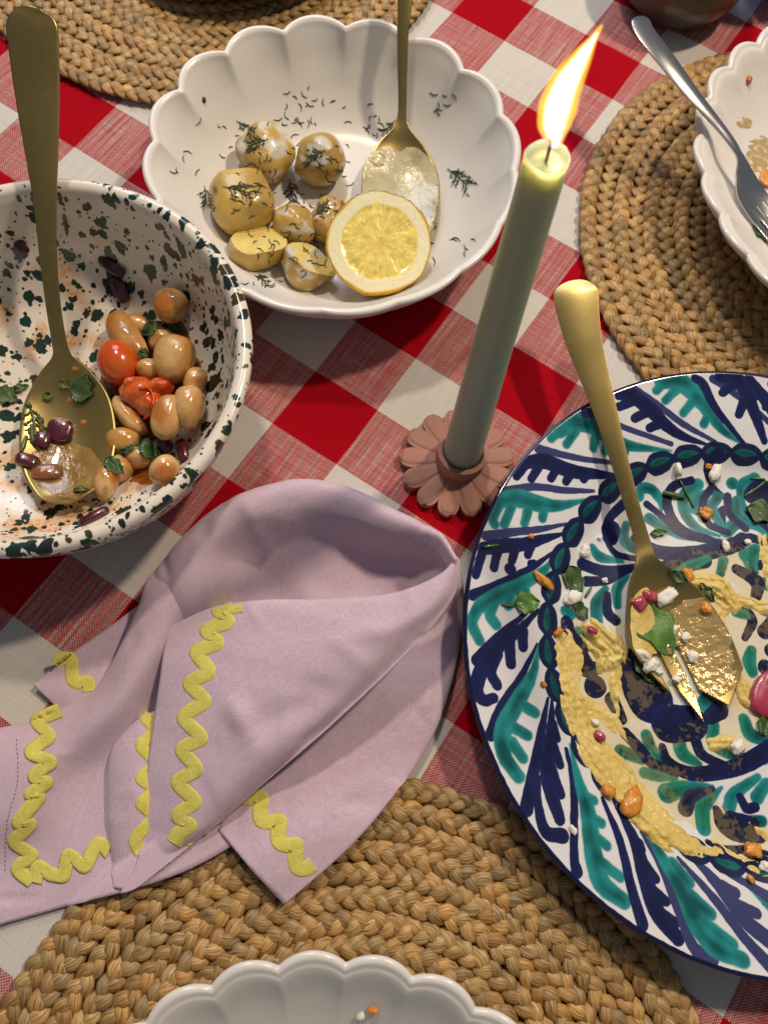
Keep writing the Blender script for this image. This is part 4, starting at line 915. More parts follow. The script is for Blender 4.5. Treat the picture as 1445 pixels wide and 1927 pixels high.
# ---- lemon half
def lemon_image():
    n = 640; y, x = np.mgrid[0:n, 0:n]; x = (x / n - .5) * 2; y = (y / n - .5) * 2; r = np.hypot(x, y); a = np.arctan2(y, x)
    rr = r * (1 + .02 * np.sin(a * 3 + 1) + .012 * np.sin(a * 7))
    nz_ = fnoise(n, n, 3, 3, 61); nb = fnoise(n, n, 14, 14, 62)
    st = np.zeros((n, n)); g = fnoise(400, 720, 2.2, 22, 63)     # radial juice sacs
    ia = ((a / (2 * np.pi) + .5) * 719).astype(int); ir = np.clip(rr * 380, 0, 399).astype(int); st = g.T[ia % 720 if False else ia, ir] if False else g[ir, ia]
    pulp = np.array([.78, .62, .15])[None, None] * (1 + .05 * st + .07 * nb)[..., None]
    pulp += np.array([.10, .12, .09]) * np.clip(st - .9, 0, 1)[..., None]
    k = 9; ang = (a + .2 + .06 * np.sin(a * 2)) * k / (2 * np.pi); d = np.abs(ang - np.round(ang)) * 2 * np.pi / k * rr
    mem = np.clip(1 - d / .022, 0, 1) * (rr < .70) * (rr > .06) * .42
    col = pulp * (1 - mem[..., None]) + np.array([.82, .68, .30]) * mem[..., None]
    core = np.clip(1 - (np.hypot(x - .02, y) - .05) / .07, 0, 1)[..., None]; col = col * (1 - core * .6) + np.array([.70, .46, .10]) * core * .6
    edge = np.clip((rr - .715 - .012 * nb) / .03, 0, 1)[..., None]; col = col * (1 - edge) + np.array([.84, .78, .50]) * (1 + .03 * nz_[..., None]) * edge
    rind = np.clip((rr - .945) / .03, 0, 1)[..., None]; col = col * (1 - rind) + np.array([.68, .42, .02]) * rind
    return np.clip(col, 0, 1)
TL = None
c0, _n = hit(716, 462, SURF_W); lc = U(714, 456, 3.6)
lr = px2cm(196, lc) / 2; ln = nz(np.array([.06, -.30, 1.0])); LR = frame(ln, .3)
TL = thing('lemon_half', 'halved lemon lying cut side up against the spoon', 'lemon', tuple(lc))
nr, na = 40, 96; V = []; uv = []
aa = np.arange(na) / na * 2 * np.pi; outl = 1 + .02 * np.sin(aa * 2 + .6) + .012 * np.sin(aa * 5) + .006 * np.sin(aa * 11)
for i in range(nr):
    r = (i / (nr - 1)); z = (.03 * np.sin(aa * 9 + r * 3) * (r < .7) * r + .05 * (1 - min(1, max(0, (r - .68) / .08))) * -1 + .012 * np.sin(aa * 31 + r * 23) * (r < .66) * r)
    P_ = np.stack([r * lr * outl * np.cos(aa), r * lr * outl * np.sin(aa), z + 0 * aa], 1)
    V.append(lc + P_ @ LR.T); uv.append(np.stack([.5 + .5 * r * np.cos(aa) * .985, .5 + .5 * r * np.sin(aa) * .985], 1))
obj('cut_face', np.vstack(V), grid_faces(nr, na, wrap_m=True), mat('lemon_flesh', (.8, .6, .1), .22, coat=.45, sss=.25, sss_r=(1, .7, .2), sss_s=.003, uvimg=image('lemon_slice', lemon_image()), bump=[(220, .35, .0012)]), TL, uv=np.vstack(uv))
V = []
for i in range(30):
    q = i / 29 * np.pi / 2; r = lr * math.cos(q) * 1.0; z = -lr * .80 * math.sin(q) - .0
    pim = 1 + .008 * np.sin(aa * 23 + i * 2.1) + .006 * np.sin(aa * 41 - i * 3.3); rr = r * outl * pim + (.05 if 0 < i < 4 else 0)
    V.append(lc + np.stack([rr * np.cos(aa), rr * np.sin(aa), np.full(na, z) + (.0 if i else .02)], 1) @ LR.T)
obj('rind', np.vstack(V), grid_faces(30, na, wrap_m=True), mat('lemon_rind', (.72, .44, .02), .38, coat=.2, bump=[(420, .45, .0015)]), TL)

# ---- draped bits
HERB = mat('chopped_herb', (.03, .075, .018), .5, coat=.2, vary=[(150, (.08, .15, .03), .45, .75)], bump=[(500, .4, .001)])
DILL = mat('dill_green', (.022, .045, .016), .55, vary=[(200, (.06, .09, .03), .45, .8)])
BRIGHT = mat('bright_leaf', (.06, .17, .025), .42, coat=.2, vary=[(120, (.16, .30, .06), .4, .8)], bump=[(300, .4, .001)])
ONION = mat('red_onion', (.055, .006, .014), .22, coat=.4, vary=[(120, (.13, .018, .03), .45, .8)], sss=.2, sss_s=.002, bump=[(200, .2, .001)])
RADISH = mat('radish_pink', (.36, .03, .07), .3, coat=.4, vary=[(160, (.55, .22, .25), .55, .8)])
FETA = mat('feta_crumb', (.80, .77, .70), .6, sss=.3, sss_r=(1, .9, .7), sss_s=.002, bump=[(900, .5, .0012)])
ORNG = mat('orange_morsel', (.62, .22, .02), .35, coat=.3, vary=[(200, (.70, .36, .06), .45, .8)], bump=[(500, .4, .001)])
SAUCE = mat('orange_sauce', (.50, .16, .03), .2, coat=.5, vary=[(120, (.30, .08, .015), .4, .8)])
def leaf(px, py, Lpx, wpx, rot, surf, m, name, parent=None, label=None, catg=None, group=None, lobes=3, curl=.12, lift=.06, seed=0):
    r = random.Random(seed); h, n = hit(px, py, surf); n = nz(n + np.array([0, 0, .5])); R = frame(n, math.radians(-rot)); a, b = px2cm(Lpx, h) / 2, px2cm(wpx, h) / 2
    nu, nv = 28, 11; V = []
    for i in range(nu):
        t = i / (nu - 1); x = -1 + 2 * t
        wd = (max(0, math.sin(math.pi * t)) ** .6) * (1 + .17 * math.cos(lobes * 2 * math.pi * t + seed)) * (1 - .25 * x)
        for j in range(nv):
            u = -1 + 2 * j / (nv - 1); q = np.array([x * a * (1 - .12 * abs(u)), u * wd * b, 0.0]); P_ = h + R @ q
            g = nz(P_ - CAM); rr = None
            for t_ in surf:
                rc = t_.ray_cast(Vector(CAM), Vector(g))
                if rc[0] is not None and (rr is None or rc[3] < rr[3]): rr = rc
            base = np.array(rr[0]) if rr is not None and np.linalg.norm(np.array(rr[0]) - P_) < max(a, b) * 1.3 else P_
            base = base * .6 + P_ * .4
            V.append(base + n * (lift + curl * (abs(u) ** 1.5) + curl * .5 * math.sin(x * 4 + seed) + .03 * math.sin(u * 7 + x * 5)))
    o = obj(name, V, grid_faces(nu, nv), m, parent, origin=None if parent is not None else h, solid=.035, offset=0)
    if parent is None: tag(o, label, catg, group)
    return o
def strands(items, surf, m, name, label, catg, kind=None, rad=.035, lift=.03, group=None):
    """items: polylines in pixels; draped thin stems, all one object"""
    parts = []
    for P_ in items:
        C = cat(np.array(P_, float), max(4, 3 * len(P_)))
        W = [hit(x, y, surf, lift=lift)[0] for x, y in C]; C2 = [np.linalg.norm(W[i + 1] - W[i]) for i in range(len(W) - 1)]; lim = .25 + 3.5 * px2cm(max(np.hypot(*(C[i + 1] - C[i])) for i in range(len(C) - 1)), W[0])
        if max(C2) > lim: k_ = int(np.argmax(C2)); W = W[:k_ + 1] if k_ + 1 >= len(W) / 2 else W[k_ + 1:]
        if len(W) < 3: continue
        parts.append(tube(W, rad * np.interp(np.linspace(0, 1, len(W)), [0, .5, 1], [.7, 1, .45]), 5))
    V, F = join(parts); o = obj(name, V, F, m); tag(o, label, catg, group, kind); return o
def sprig(cx, cy, L_, ang, seed, nb=7, spread=.9, curve=.5):
    r = random.Random(seed); out = []; a = math.radians(ang); P_ = [(cx, cy)]
    for i in range(6): a += curve * r.uniform(-.3, .5) * .4; P_.append((P_[-1][0] + math.cos(a) * L_ / 6, P_[-1][1] + math.sin(a) * L_ / 6))
    out.append(P_)
    for i in range(nb):
        k = 1 + (i * 5) // nb; s = P_[k]; b = a + (1 if i % 2 else -1) * spread * r.uniform(.6, 1.2); l = L_ * r.uniform(.25, .5)
        q = [s, (s[0] + math.cos(b) * l * .5, s[1] + math.sin(b) * l * .5), (s[0] + math.cos(b + .3) * l, s[1] + math.sin(b + .3) * l)]; out.append(q)
        for z in (.45, .75):
            c = (s[0] + math.cos(b) * l * z, s[1] + math.sin(b) * l * z); g = b + r.choice((-1, 1)) * r.uniform(.5, 1.0); out.append([c, (c[0] + math.cos(g) * l * .3, c[1] + math.sin(g) * l * .3)])
    return out
SW = [BV_W1, *pots, BV_S2]
for cx, cy, L_, an, sd_, nb, lab in (
    (842, 318, 42, 35, 1, 10, 'tangled dark dill sprig lying right of the spoon bowl'), (812, 372, 44, 85, 2, 10, 'dill sprig poking out between the spoon and the lemon'),
    (420, 352, 46, 12, 3, 8, 'dill frond stuck on the big golden potato'), (545, 338, 34, 85, 4, 7, 'dill frond between the two upper potatoes'),
    (445, 228, 34, 25, 5, 5, 'dill sprig at the top left of the potatoes'), (384, 350, 34, 75, 6, 6, 'dill sprig in the shade left of the golden potato'),
    (590, 408, 30, -40, 7, 6, 'dill sprig between the creamy potato and the chunk'), (612, 282, 34, 150, 8, 6, 'dill sprig on top of the brown potato'),
    (505, 262, 34, 160, 9, 6, 'dill sprig on the cream of the topmost potato'), (628, 396, 30, 10, 10, 5, 'dill sprig on the chunk beside the lemon'),
    (478, 520, 24, 20, 13, 4, 'dill sprig at the lower left rim of the potato dish'), (744, 226, 32, 130, 12, 4, 'dill sprig just left of the spoon neck')):
    strands(sprig(cx, cy, L_ * 1.25, an, sd_, nb + 3, .75), SW, DILL, 'dill_sprig', lab, 'dill sprig', rad=.034, lift=.05)
fr_ = random.Random(9); fl_ = []
for (cx, cy, sx_, sy_, n_) in ((590, 190, 60, 40, 8), (560, 230, 60, 30, 8), (700, 250, 50, 60, 10), (640, 330, 40, 60, 8), (500, 300, 50, 60, 14), (455, 380, 50, 50, 8), (600, 300, 45, 45, 8), (490, 465, 45, 35, 10), (585, 490, 40, 40, 8), (400, 240, 60, 60, 4), (355, 320, 30, 40, 3), (850, 460, 60, 40, 5), (830, 190, 40, 30, 5), (540, 370, 40, 30, 8), (600, 400, 50, 40, 8), (560, 445, 40, 20, 6), (500, 530, 60, 14, 6), (760, 330, 50, 40, 4)):
    for _ in range(int(n_ * 1.5)):
        x, y = cx + fr_.gauss(0, sx_ * .5), cy + fr_.gauss(0, sy_ * .5); a = fr_.uniform(0, 6.28); l = fr_.uniform(6, 18)
        fl_.append([(x, y), (x + l * .5 * math.cos(a), y + l * .5 * math.sin(a)), (x + l * math.cos(a + .4), y + l * math.sin(a + .4))])
strands(fl_, SW, DILL, 'chopped_dill', 'chopped dill scattered over the potato dish', None, 'stuff', rad=.036, lift=.03)
# peppercorn and crumbs in the potato dish
tag(lump(384, 188, 9, 12, .25, SURF_W, mat('peppercorn', (.02, .018, .02), .6), 'peppercorn', level=2)[0], 'black peppercorn on the left wall of the potato dish', 'peppercorn')
# creamy dressing in the spoon bowl
def smear(px, py, wpx, hpx, rot, surf, m, name, h=.12, seed=0, parent=None, label=None, catg=None, kind=None, streak=0.0, cov=.35, lift=.0):
    """thin uneven layer draped on surf, raggedly edged"""
    nu = 46; V = []; keep = []; c, s = math.cos(math.radians(rot)), math.sin(math.radians(rot)); pts = []
    g = np.linspace(-1, 1, nu)
    q = np.array([[x, y, 0] for y in g for x in g]); ns = sn(q * [1.0, 1 + 3 * streak, 1], 3.2, seed) * .6 + sn(q * [1, 1 + 5 * streak, 1], 8, seed + 1) * .35
    hh = cov + 1 - (q[:, 0] ** 2 + q[:, 1] ** 2) * 1.15 + ns * .75
    for k_, (x, y, _) in enumerate(q):
        X, Y = px + (x * wpx * c - y * hpx * s) / 2, py + (x * wpx * s + y * hpx * c) / 2
        ok_ = any(t_.ray_cast(Vector(CAM), Vector(nz(U(X, Y, 0) - CAM)))[0] is not None for t_ in surf)
        if not ok_: hh[k_] = -9
        p_, n_ = hit(X, Y, surf); e = min(1.0, max(-.35, hh[k_]))
        V.append(p_ + n_ * (e * h * (.8 + .25 * ns[k_]) + lift))
    F = [f for f in grid_faces(nu, nu).tolist() if max(hh[i] for i in f) > 0 and min(hh[i] for i in f) > -5 and max(np.linalg.norm(V[f[0]] - V[i]) for i in f[1:]) < 4 * px2cm(max(wpx, hpx) / nu, V[f[0]])]
    if not F: return None
    used = sorted({i for f in F for i in f}); mp = {a_: b_ for b_, a_ in enumerate(used)}
    o = obj(name, np.array(V)[used], [[mp[i] for i in f] for f in F], m, parent, origin=None if parent is not None else V[used[0]])
    if parent is None: tag(o, label, catg, None, kind)
    return o
DRESS = mat('dill_dressing', (.50, .45, .28), .25, coat=.4, vary=[(90, (.33, .30, .15), .4, .75), (400, (.16, .17, .07), .62, .72)], bump=[(300, .4, .001)])
smear(750, 365, 150, 175, 0, [BV_S2], DRESS, 'dressing', .05, 3, None, 'cream and dill dressing coating the spoon in the potato dish', None, 'stuff', cov=.25, lift=.066)
smear(710, 300, 40, 34, 20, [BV_S2], mat('cream_lump', (.62, .55, .33), .3, coat=.3, bump=[(400, .5, .001)]), 'dressing', .16, 8, None, 'lump of cream on the spoon in the potato dish', None, 'stuff', cov=.0, lift=.07)

# ---- beans and tomatoes
def bean_col(v, fl, seed):
    r = random.Random(seed); base = np.array([.50, .25, .06]) * r.uniform(.8, 1.15); o_ = np.array([.42, .13, .010]); pale = np.array([.66, .42, .18])
    k = np.clip(.45 + .9 * sn(v, 1.6, seed + 1), 0, 1)[:, None]; c = base * (1 - k) + pale * k
    q = np.clip(sn(v, 2.6, seed + 4) * 1.3 - .25 + r.uniform(-.2, .3), 0, .85)[:, None]; c = c * (1 - q) + o_ * q; d_ = np.clip(sn(v, 8, seed + 6) * 1.5 - .9, 0, .6)[:, None]; c = c * (1 - d_) + np.array([.17, .06, .012]) * d_
    return c
BEAN = mat('butter_bean', (1, 1, 1), .2, coat=.45, tint=True, sss=.1, sss_r=(1, .5, .25), sss_s=.003, bump=[(180, .25, .002), (60, .35, .006)])
TOM = mat('cherry_tomato', (.58, .05, .004), .2, coat=.3, sss=.3, sss_r=(1, .25, .1), sss_s=.004, vary=[(60, (.50, .12, .01), .45, .75)])
TOMC = mat('crushed_tomato', (.56, .07, .006), .16, coat=.5, sss=.3, sss_r=(1, .3, .1), sss_s=.004, vary=[(110, (.55, .16, .02), .4, .7)], bump=[(140, .5, .004)])
G_B = 'butter beans in the splattered bowl'
smear(285, 745, 200, 330, 12, [BV_B], mat('tomato_oil', (.30, .085, .012), .12, coat=.6, vary=[(80, (.46, .20, .05), .4, .7)], bump=[(150, .4, .003)]), 'tomato_oil', .05, 91, None, 'dark orange tomato oil pooled under the beans', None, 'stuff', cov=-.05)
SB = [BV_B]
bt = []
for (px, py, w_, h_, th_, rot, lift, bend, lab, sd_) in (
    (322, 575, 66, 70, 1.9, 25, .0, .1, 'round bean highest up the wall of the bowl', 1),
    (262, 612, 60, 36, 1.5, 20, .0, .1, 'bean glimpsed behind the parsley', 2),
    (305, 640, 56, 50, 1.5, 20, .0, .1, 'orange stained bean hidden below the parsley', 20),
    (243, 640, 118, 60, 1.8, 58, .35, .18, 'long bean slanting above the whole tomato', 3),
    (335, 682, 78, 98, 2.1, 12, .5, .12, 'largest pale bean standing at the right of the pile', 4),
    (287, 706, 52, 46, 1.6, 10, .5, .1, 'small pale bean above the crushed tomato', 5),
    (371, 720, 40, 56, 1.5, 25, .2, .1, 'pale bean edge on against the right wall of the bowl', 6),
    (366, 772, 56, 88, 1.9, 0, .6, .25, 'curved bean right of the crushed tomato', 7),
    (327, 800, 56, 94, 1.9, 8, 1.0, .1, 'glossy orange bean leaning on the curved one', 8),
    (243, 785, 100, 40, 1.5, 48, .1, .15, 'greyish bean in the shade beside the spoon', 9),
    (233, 830, 66, 56, 1.5, 0, .0, .1, 'brown bean half under the edge of the spoon', 10),
    (262, 862, 52, 42, 1.5, -10, .0, .1, 'small golden bean below the parsley', 11),
    (311, 886, 62, 52, 1.7, -52, .0, .12, 'egg shaped golden bean lowest on the right', 12),
    (226, 882, 46, 56, 1.5, 30, .0, .1, 'bean tucked behind the lowest long bean', 13),
    (203, 908, 44, 78, 1.6, 8, .2, .12, 'long bean with a parsley leaf beside the spoon tip', 14)):
    o, b = lump(px, py, w_ * .96, h_ * .93, th_, SB, BEAN, 'butter_bean', None, lab, 'bean', G_B, rot=rot, seed=sd_, level=4, lift=lift, bend=bend, rough=.065, freq=1.3, sq=2.2, rgh2=.012, col=bean_col); bt.append(b)
o, b = lump(226, 686, 74, 92, 2.2, SB, TOM, 'cherry_tomato', None, 'whole roasted cherry tomato left of the beans', 'tomato', rot=-18, seed=31, level=4, lift=.3, rough=.03); bt.append(b)
TT = thing('crushed_tomato', 'burst cherry tomato with curled skin in the middle of the beans', 'tomato', tuple(hit(282, 752, SB)[0]))
for px, py, w_, h_, r_, s_ in ((270, 752, 72, 62, 20, 33), (308, 742, 50, 34, -25, 34), (290, 775, 56, 46, 40, 35), (255, 738, 26, 30, 60, 36)):
    o, b = lump(px, py, w_, h_, 1.5, SB, TOMC, 'tomato_flesh', TT, rot=r_, seed=s_, level=4, lift=.75, rough=.16, freq=1.8, rgh2=.04); bt.append(b)
cur = [hit(270 + 20 * math.cos(a), 757 + 27 * math.sin(a), SB + bt, lift=.1)[0] for a in np.linspace(-1.9, 2.2, 16)]
V, F = tube(cur, .09, 6); obj('curled_skin', V, F, TOM, TT)
SB2 = [BV_B, *bt]
# parsley
for px, py, l, w_, r_, m_, lab, sd_ in (
    (288, 620, 46, 40, -35, HERB, 'dark parsley leaf over the upper beans', 1), (325, 618, 46, 22, 10, HERB, 'narrow parsley leaf right of the upper parsley', 2), (278, 640, 34, 26, 80, HERB, 'parsley leaf hanging between the long bean and the largest bean', 11),
    (280, 850, 56, 42, 20, HERB, 'wet parsley leaf in the shaded middle of the beans', 3), (217, 878, 50, 28, 40, HERB, 'parsley leaf draped on the long bean by the spoon', 4),
    (245, 848, 34, 16, -20, HERB, 'parsley bit beside the brown bean', 5), (204, 748, 20, 34, 10, HERB, 'parsley bit at the right edge of the spoon', 6),
    (270, 665, 22, 18, 0, HERB, 'square parsley bit at the end of the long bean', 7), (14, 745, 54, 34, 30, HERB, 'dark herb clump at the left edge of the bowl', 8),
    (40, 732, 34, 16, -25, HERB, 'olive herb stalk left of the spoon bowl', 9)):
    leaf(px, py, l, w_, r_, SB2, m_, 'parsley_leaf', None, lab, 'parsley', 'parsley in the splattered bowl', lobes=3, seed=sd_, lift=.08)
o = [(118, 400), (120, 430), (124, 440)]
strands([[(121, 404), (125, 424), (127, 442)]], SB2, mat('chive_green', (.10, .12, .03), .5), 'chive_stalk', 'olive chive stalk on the upper wall of the splattered bowl', 'chive', rad=.12, lift=.06)
strands([[(140, 963), (158, 961)]], SB2, bpy.data.materials['chive_green'], 'chive_stalk', 'olive chive stalk low on the near wall of the splattered bowl', 'chive', rad=.13, lift=.06)
# red onion
for px, py, w_, h_, r_, lab, sd_ in (
    (211, 502, 56, 22, 32, 'dark red onion strip highest on the bowl wall', 1), (226, 545, 52, 28, 66, 'dark red onion strip below the highest one', 2),
    (176, 974, 62, 18, -38, 'curved brown onion strip on the near wall of the bowl', 3), (305, 838, 46, 26, 20, 'purple onion piece in the shade below the orange bean', 4),
    (345, 850, 22, 56, -20, 'thin purple onion sliver beside the right wall', 5), (42, 466, 28, 20, 50, 'brown onion bit left of the spoon handle', 6)):
    lump(px, py, w_, h_, .55, SB2, ONION, 'onion_piece', None, lab, 'onion', 'red onion pieces', rot=r_, seed=sd_, level=3, sq=3.5, rough=.08, sink=.15)
SS1 = [BV_S1, BV_B]
for px, py, w_, h_, r_, lab, sd_, m_ in (
    (115, 812, 50, 48, 6, 'square purple onion piece in the middle of the spoon', 11, ONION), (81, 828, 30, 36, 10, 'wrinkled dark onion piece left of the square one', 12, ONION),
    (52, 868, 46, 26, 10, 'dark onion piece across the left edge of the spoon', 13, ONION), (88, 890, 54, 32, -12, 'brown translucent onion piece low in the spoon', 14, mat('brown_onion', (.22, .08, .03), .18, coat=.6, sss=.3, sss_s=.003, bump=[(200, .4, .002)]))):
    lump(px, py, w_, h_, .7, SS1, m_, 'onion_piece', None, lab, 'onion', 'red onion pieces', rot=r_, seed=sd_, level=3, sq=3.4, rough=.07, sink=.2)
strands(sprig(55, 760, 80, 75, 14, 9, .8), SS1, mat('herb_stalk', (.07, .10, .02), .4, coat=.3), 'herb_stalk', 'green herb stalk with offshoots along the left edge of the spoon', 'herb', rad=.09, lift=.12)
strands([[(46, 756), (60, 768)], [(50, 822), (40, 850), (30, 852)], [(60, 800), (62, 830), (75, 850)]], SS1, bpy.data.materials['herb_stalk'], 'herb_stalk', 'thick green stalk pieces at the left edge of the bean spoon', 'herb', rad=.15, lift=.14)
leaf(157, 732, 62, 40, -75, SS1, HERB, 'parsley_leaf', None, 'dark parsley leaf in the upper right of the bean spoon', 'parsley', 'parsley in the splattered bowl', seed=12, lift=.15)
for px, py, l, w_, r_, lab, sd_ in ((92, 748, 20, 16, 80, 'pale green bit in the bean spoon', 13), (124, 724, 26, 18, 20, 'yellow green bit high in the bean spoon', 14), (156, 925, 36, 12, 5, 'olive bit at the lower tip of the bean spoon', 15)):
    leaf(px, py, l, w_, r_, SS1, bpy.data.materials['chive_green'], 'herb_bit', None, lab, 'herb', 'herb bits in the bean spoon', seed=sd_, lift=.13)
smear(122, 885, 150, 110, 0, [BV_S1], mat('oily_sauce', (.24, .13, .03), .15, coat=.6, vary=[(120, (.34, .22, .06), .4, .7), (300, (.25, .10, .02), .6, .75)], bump=[(180, .5, .003)]), 'sauce_film', .035, 17, None, 'oily tomato sauce left in the bean spoon', None, 'stuff', cov=.2, lift=.066)
for k, (px, py, s_) in enumerate(((159, 794, 12), (134, 849, 14), (107, 852, 10), (134, 752, 12), (143, 692, 13), (114, 934, 14), (78, 796, 9))):
    lump(px, py, s_ * 1.4, s_, .12, SS1, SAUCE, 'sauce_drop', None, ['amber sauce drop right of the square onion', 'amber sauce drop under the square onion', 'small amber drop lower left of the square onion', 'orange drop beside the spoon parsley', 'dark drop near the neck of the bean spoon', 'brown drop near the tip of the bean spoon', 'small dark drop above the wrinkled onion'][k], 'sauce drop', 'sauce drops in the bean spoon', level=2, sink=.03)

# ---- hummus and toppings on the painted plate
HUM = mat('hummus', (.64, .48, .13), .5, coat=.12, sss=.2, sss_r=(1, .6, .25), sss_s=.003, vary=[(70, (.74, .60, .22), .42, .72), (200, (.58, .36, .09), .5, .8)], bump=[(420, .45, .0012), (1300, .3, .0006)])
def hummus(strokes, seed, name, label):
    n = 330; g = np.linspace(-11.2, 11.2, n); X, Y = np.meshgrid(g, g); H = np.full(X.shape, -1.0)
    Q = np.stack([X, Y, X * 0], -1).reshape(-1, 3)
    rag = (sn(Q, 1.6, seed) * .5 + sn(Q, 4.5, seed + 1) * .35 + sn(Q, 10, seed + 2) * .2).reshape(X.shape)
    rag2 = sn(Q, 18, seed + 3).reshape(X.shape)
    for pts, rad, hh in strokes:
        W = cat(np.array([to_plate(*p_) for p_ in pts]), 30); Rr = np.interp(np.linspace(0, 1, 30), np.linspace(0, 1, len(rad)), rad); D = np.full(X.shape, 1e9); Sd = np.zeros(X.shape); Sr = np.ones(X.shape)
        for i in range(29):
            a, b = W[i], W[i + 1]; ab = b - a; t = np.clip(((X - a[0]) * ab[0] + (Y - a[1]) * ab[1]) / (ab @ ab + 1e-9), 0, 1)
            dx, dy = X - a[0] - t * ab[0], Y - a[1] - t * ab[1]; d = np.hypot(dx, dy) - Rr[i]; m_ = d < D
            D = np.where(m_, d, D); Sd = np.where(m_, (dx * ab[1] - dy * ab[0]) / (np.hypot(*ab) + 1e-9), Sd)
        rg = .30 * rag; cmb = np.sin(Sd * 10 + 3.5 * rag + seed); e = (-D + rg) / .45 - .9 * np.clip(cmb - .35 + .5 * rag, 0, 1)
        prof_ = np.clip(e, -.5, 1) * hh * .72 * (1 - .22 * cmb + .62 * rag + .25 * rag2)
        H = np.maximum(H, np.where(e > -.5, np.where(e > 0, np.maximum(prof_, .01), e * .2), -1))
    zp = np.interp(np.hypot(X, Y), profp[:60, 0], profp[:60, 1])
    V = np.stack([X + cP[0], Y + cP[1], zp + H], -1).reshape(-1, 3); hf = H.ravel(); F = grid_faces(n, n); F = F[(hf[F].max(1) > -.02) & (hf[F].min(1) > -.9)][:, ::-1]
    used = np.unique(F); mp = np.full(len(V), -1); mp[used] = np.arange(len(used))
    o = obj(name, V[used], mp[F].astype(np.int32), HUM); tag(o, label, None, None, 'stuff'); return bvh(V[used], mp[F])
BV_H = hummus([
    ([(1052, 1225), (1075, 1310), (1110, 1400), (1165, 1480), (1225, 1545), (1290, 1590), (1335, 1608)], [.35, .75, 1.0, 1.0, .9, .5, .2], .26),
    ([(1330, 1585), (1380, 1615), (1440, 1650)], [.2, .25, .2], .12),
    ([(1118, 1190), (1150, 1225), (1140, 1250)], [.7, 1.0, .5], .45),
    ([(1155, 1220), (1158, 1290), (1168, 1345)], [.5, .32, .12], .3),
    ([(1060, 1200), (1080, 1240), (1085, 1275)], [.4, .5, .3], .2),
    ([(1100, 1330), (1150, 1360), (1185, 1400)], [.5, .45, .12], .15),
    ([(1300, 1095), (1350, 1100), (1375, 1140), (1340, 1110)], [.5, .75, .5, .3], .3),
    ([(1375, 1120), (1400, 1130), (1450, 1150)], [.35, .3, .35], .3),
    ([(1360, 1150), (1360, 1230), (1355, 1290)], [.45, .3, .15], .15),
    ([(1435, 1010), (1450, 1080), (1470, 1140)], [.3, .45, .4], .25),
    ([(1395, 1290), (1410, 1320), (1440, 1290)], [.5, .45, .3], .25),
    ([(1340, 1400), (1370, 1395), (1385, 1410)], [.35, .45, .25], .3),
    ([(1212, 1068), (1222, 1080)], [.3, .35], .3),
    ([(1412, 1545), (1445, 1575)], [.12, .15], .12)], 71, 'hummus_smear', 'yellow hummus smeared over the painted plate')
smear(1215, 1190, 60, 200, -8, [BV_S3], HUM, 'hummus_smear', .17, 5, None, 'hummus along the left side of the slotted spoon', None, 'stuff', cov=.1, lift=.06)
smear(1305, 1200, 130, 150, -20, [BV_S3], mat('thin_hummus', (.50, .34, .13), .2, metal=.35, coat=.6, vary=[(140, (.62, .47, .22), .42, .7)], bump=[(170, .6, .003)]), 'hummus_film', .06, 12, None, 'thin glistening hummus film in the slotted spoon', None, 'stuff', cov=.3, streak=.6, lift=.06)
smear(1330, 1265, 110, 110, -20, [BV_S3], bpy.data.materials['thin_hummus'], 'hummus_film', .05, 22, None, 'thin hummus film towards the prongs of the slotted spoon', None, 'stuff', cov=.2, streak=.6, lift=.06)
SPL = [BV_P, BV_H, BV_S3]
fr_ = random.Random(77)
def crumbs(m, name, spots, labf, catg, group, th_=.35, seed0=0, sq=2.4, rough=.26, rg2=.2):
    for k, (px, py, w_, h_, lab) in enumerate(spots):
        lump(px, py, w_, h_, th_ * min(1.3, w_ / 24 + .35), SPL, m, name, None, lab, catg, group, rot=fr_.uniform(0, 180), seed=seed0 + k, level=3, rough=rough, freq=2.4, sq=sq, rgh2=rg2, sink=.05)
crumbs(FETA, 'feta_crumb', [(1252, 1123, 44, 26, 'largest white feta crumb above the big parsley leaf'), (1078, 1124, 24, 36, 'upright feta crumb among the herbs left of the spoon'), (1208, 1232, 26, 20, 'feta crumb on the left rim of the slotted spoon'), (1224, 1252, 28, 20, 'feta crumb below the one on the spoon rim'), (1238, 1264, 16, 14, 'small feta crumb lowest on the left rim of the spoon'),
    (1302, 1235, 22, 18, 'feta crumb in the middle of the slotted spoon'), (1288, 1198, 18, 16, 'feta crumb right of the big parsley leaf'), (1268, 1185, 18, 12, 'feta crumb at the tip of the big parsley leaf'), (1100, 1037, 18, 24, 'feta crumb on the white band above the herbs'), (1345, 890, 34, 20, 'pale feta smear near the chain pattern'), (1276, 884, 24, 12, 'small feta smear under the chain pattern'),
    (1078, 1562, 12, 18, 'white crumb alone on a thin blue line of the rim'), (1272, 1278, 16, 14, 'crumb near the shortest prong'), (1365, 1028, 14, 22, 'pale crumb on the dark stem near the right edge'), (1406, 1020, 12, 10, 'round pale crumb close to the right edge'), (1388, 1405, 30, 24, 'creamy crumb on the hummus dab at lower right'), (1440, 1630, 18, 22, 'pale crumb cut off by the right edge'), (1138, 1092, 12, 10, 'little crumb on the dark leaves left of the spoon neck'), (1128, 1012, 8, 8, 'tiny crumb on the white band'), (1120, 1360, 14, 12, 'tiny crumb on the long hummus smear')],
    None, 'feta crumb', 'feta crumbs on the painted plate')
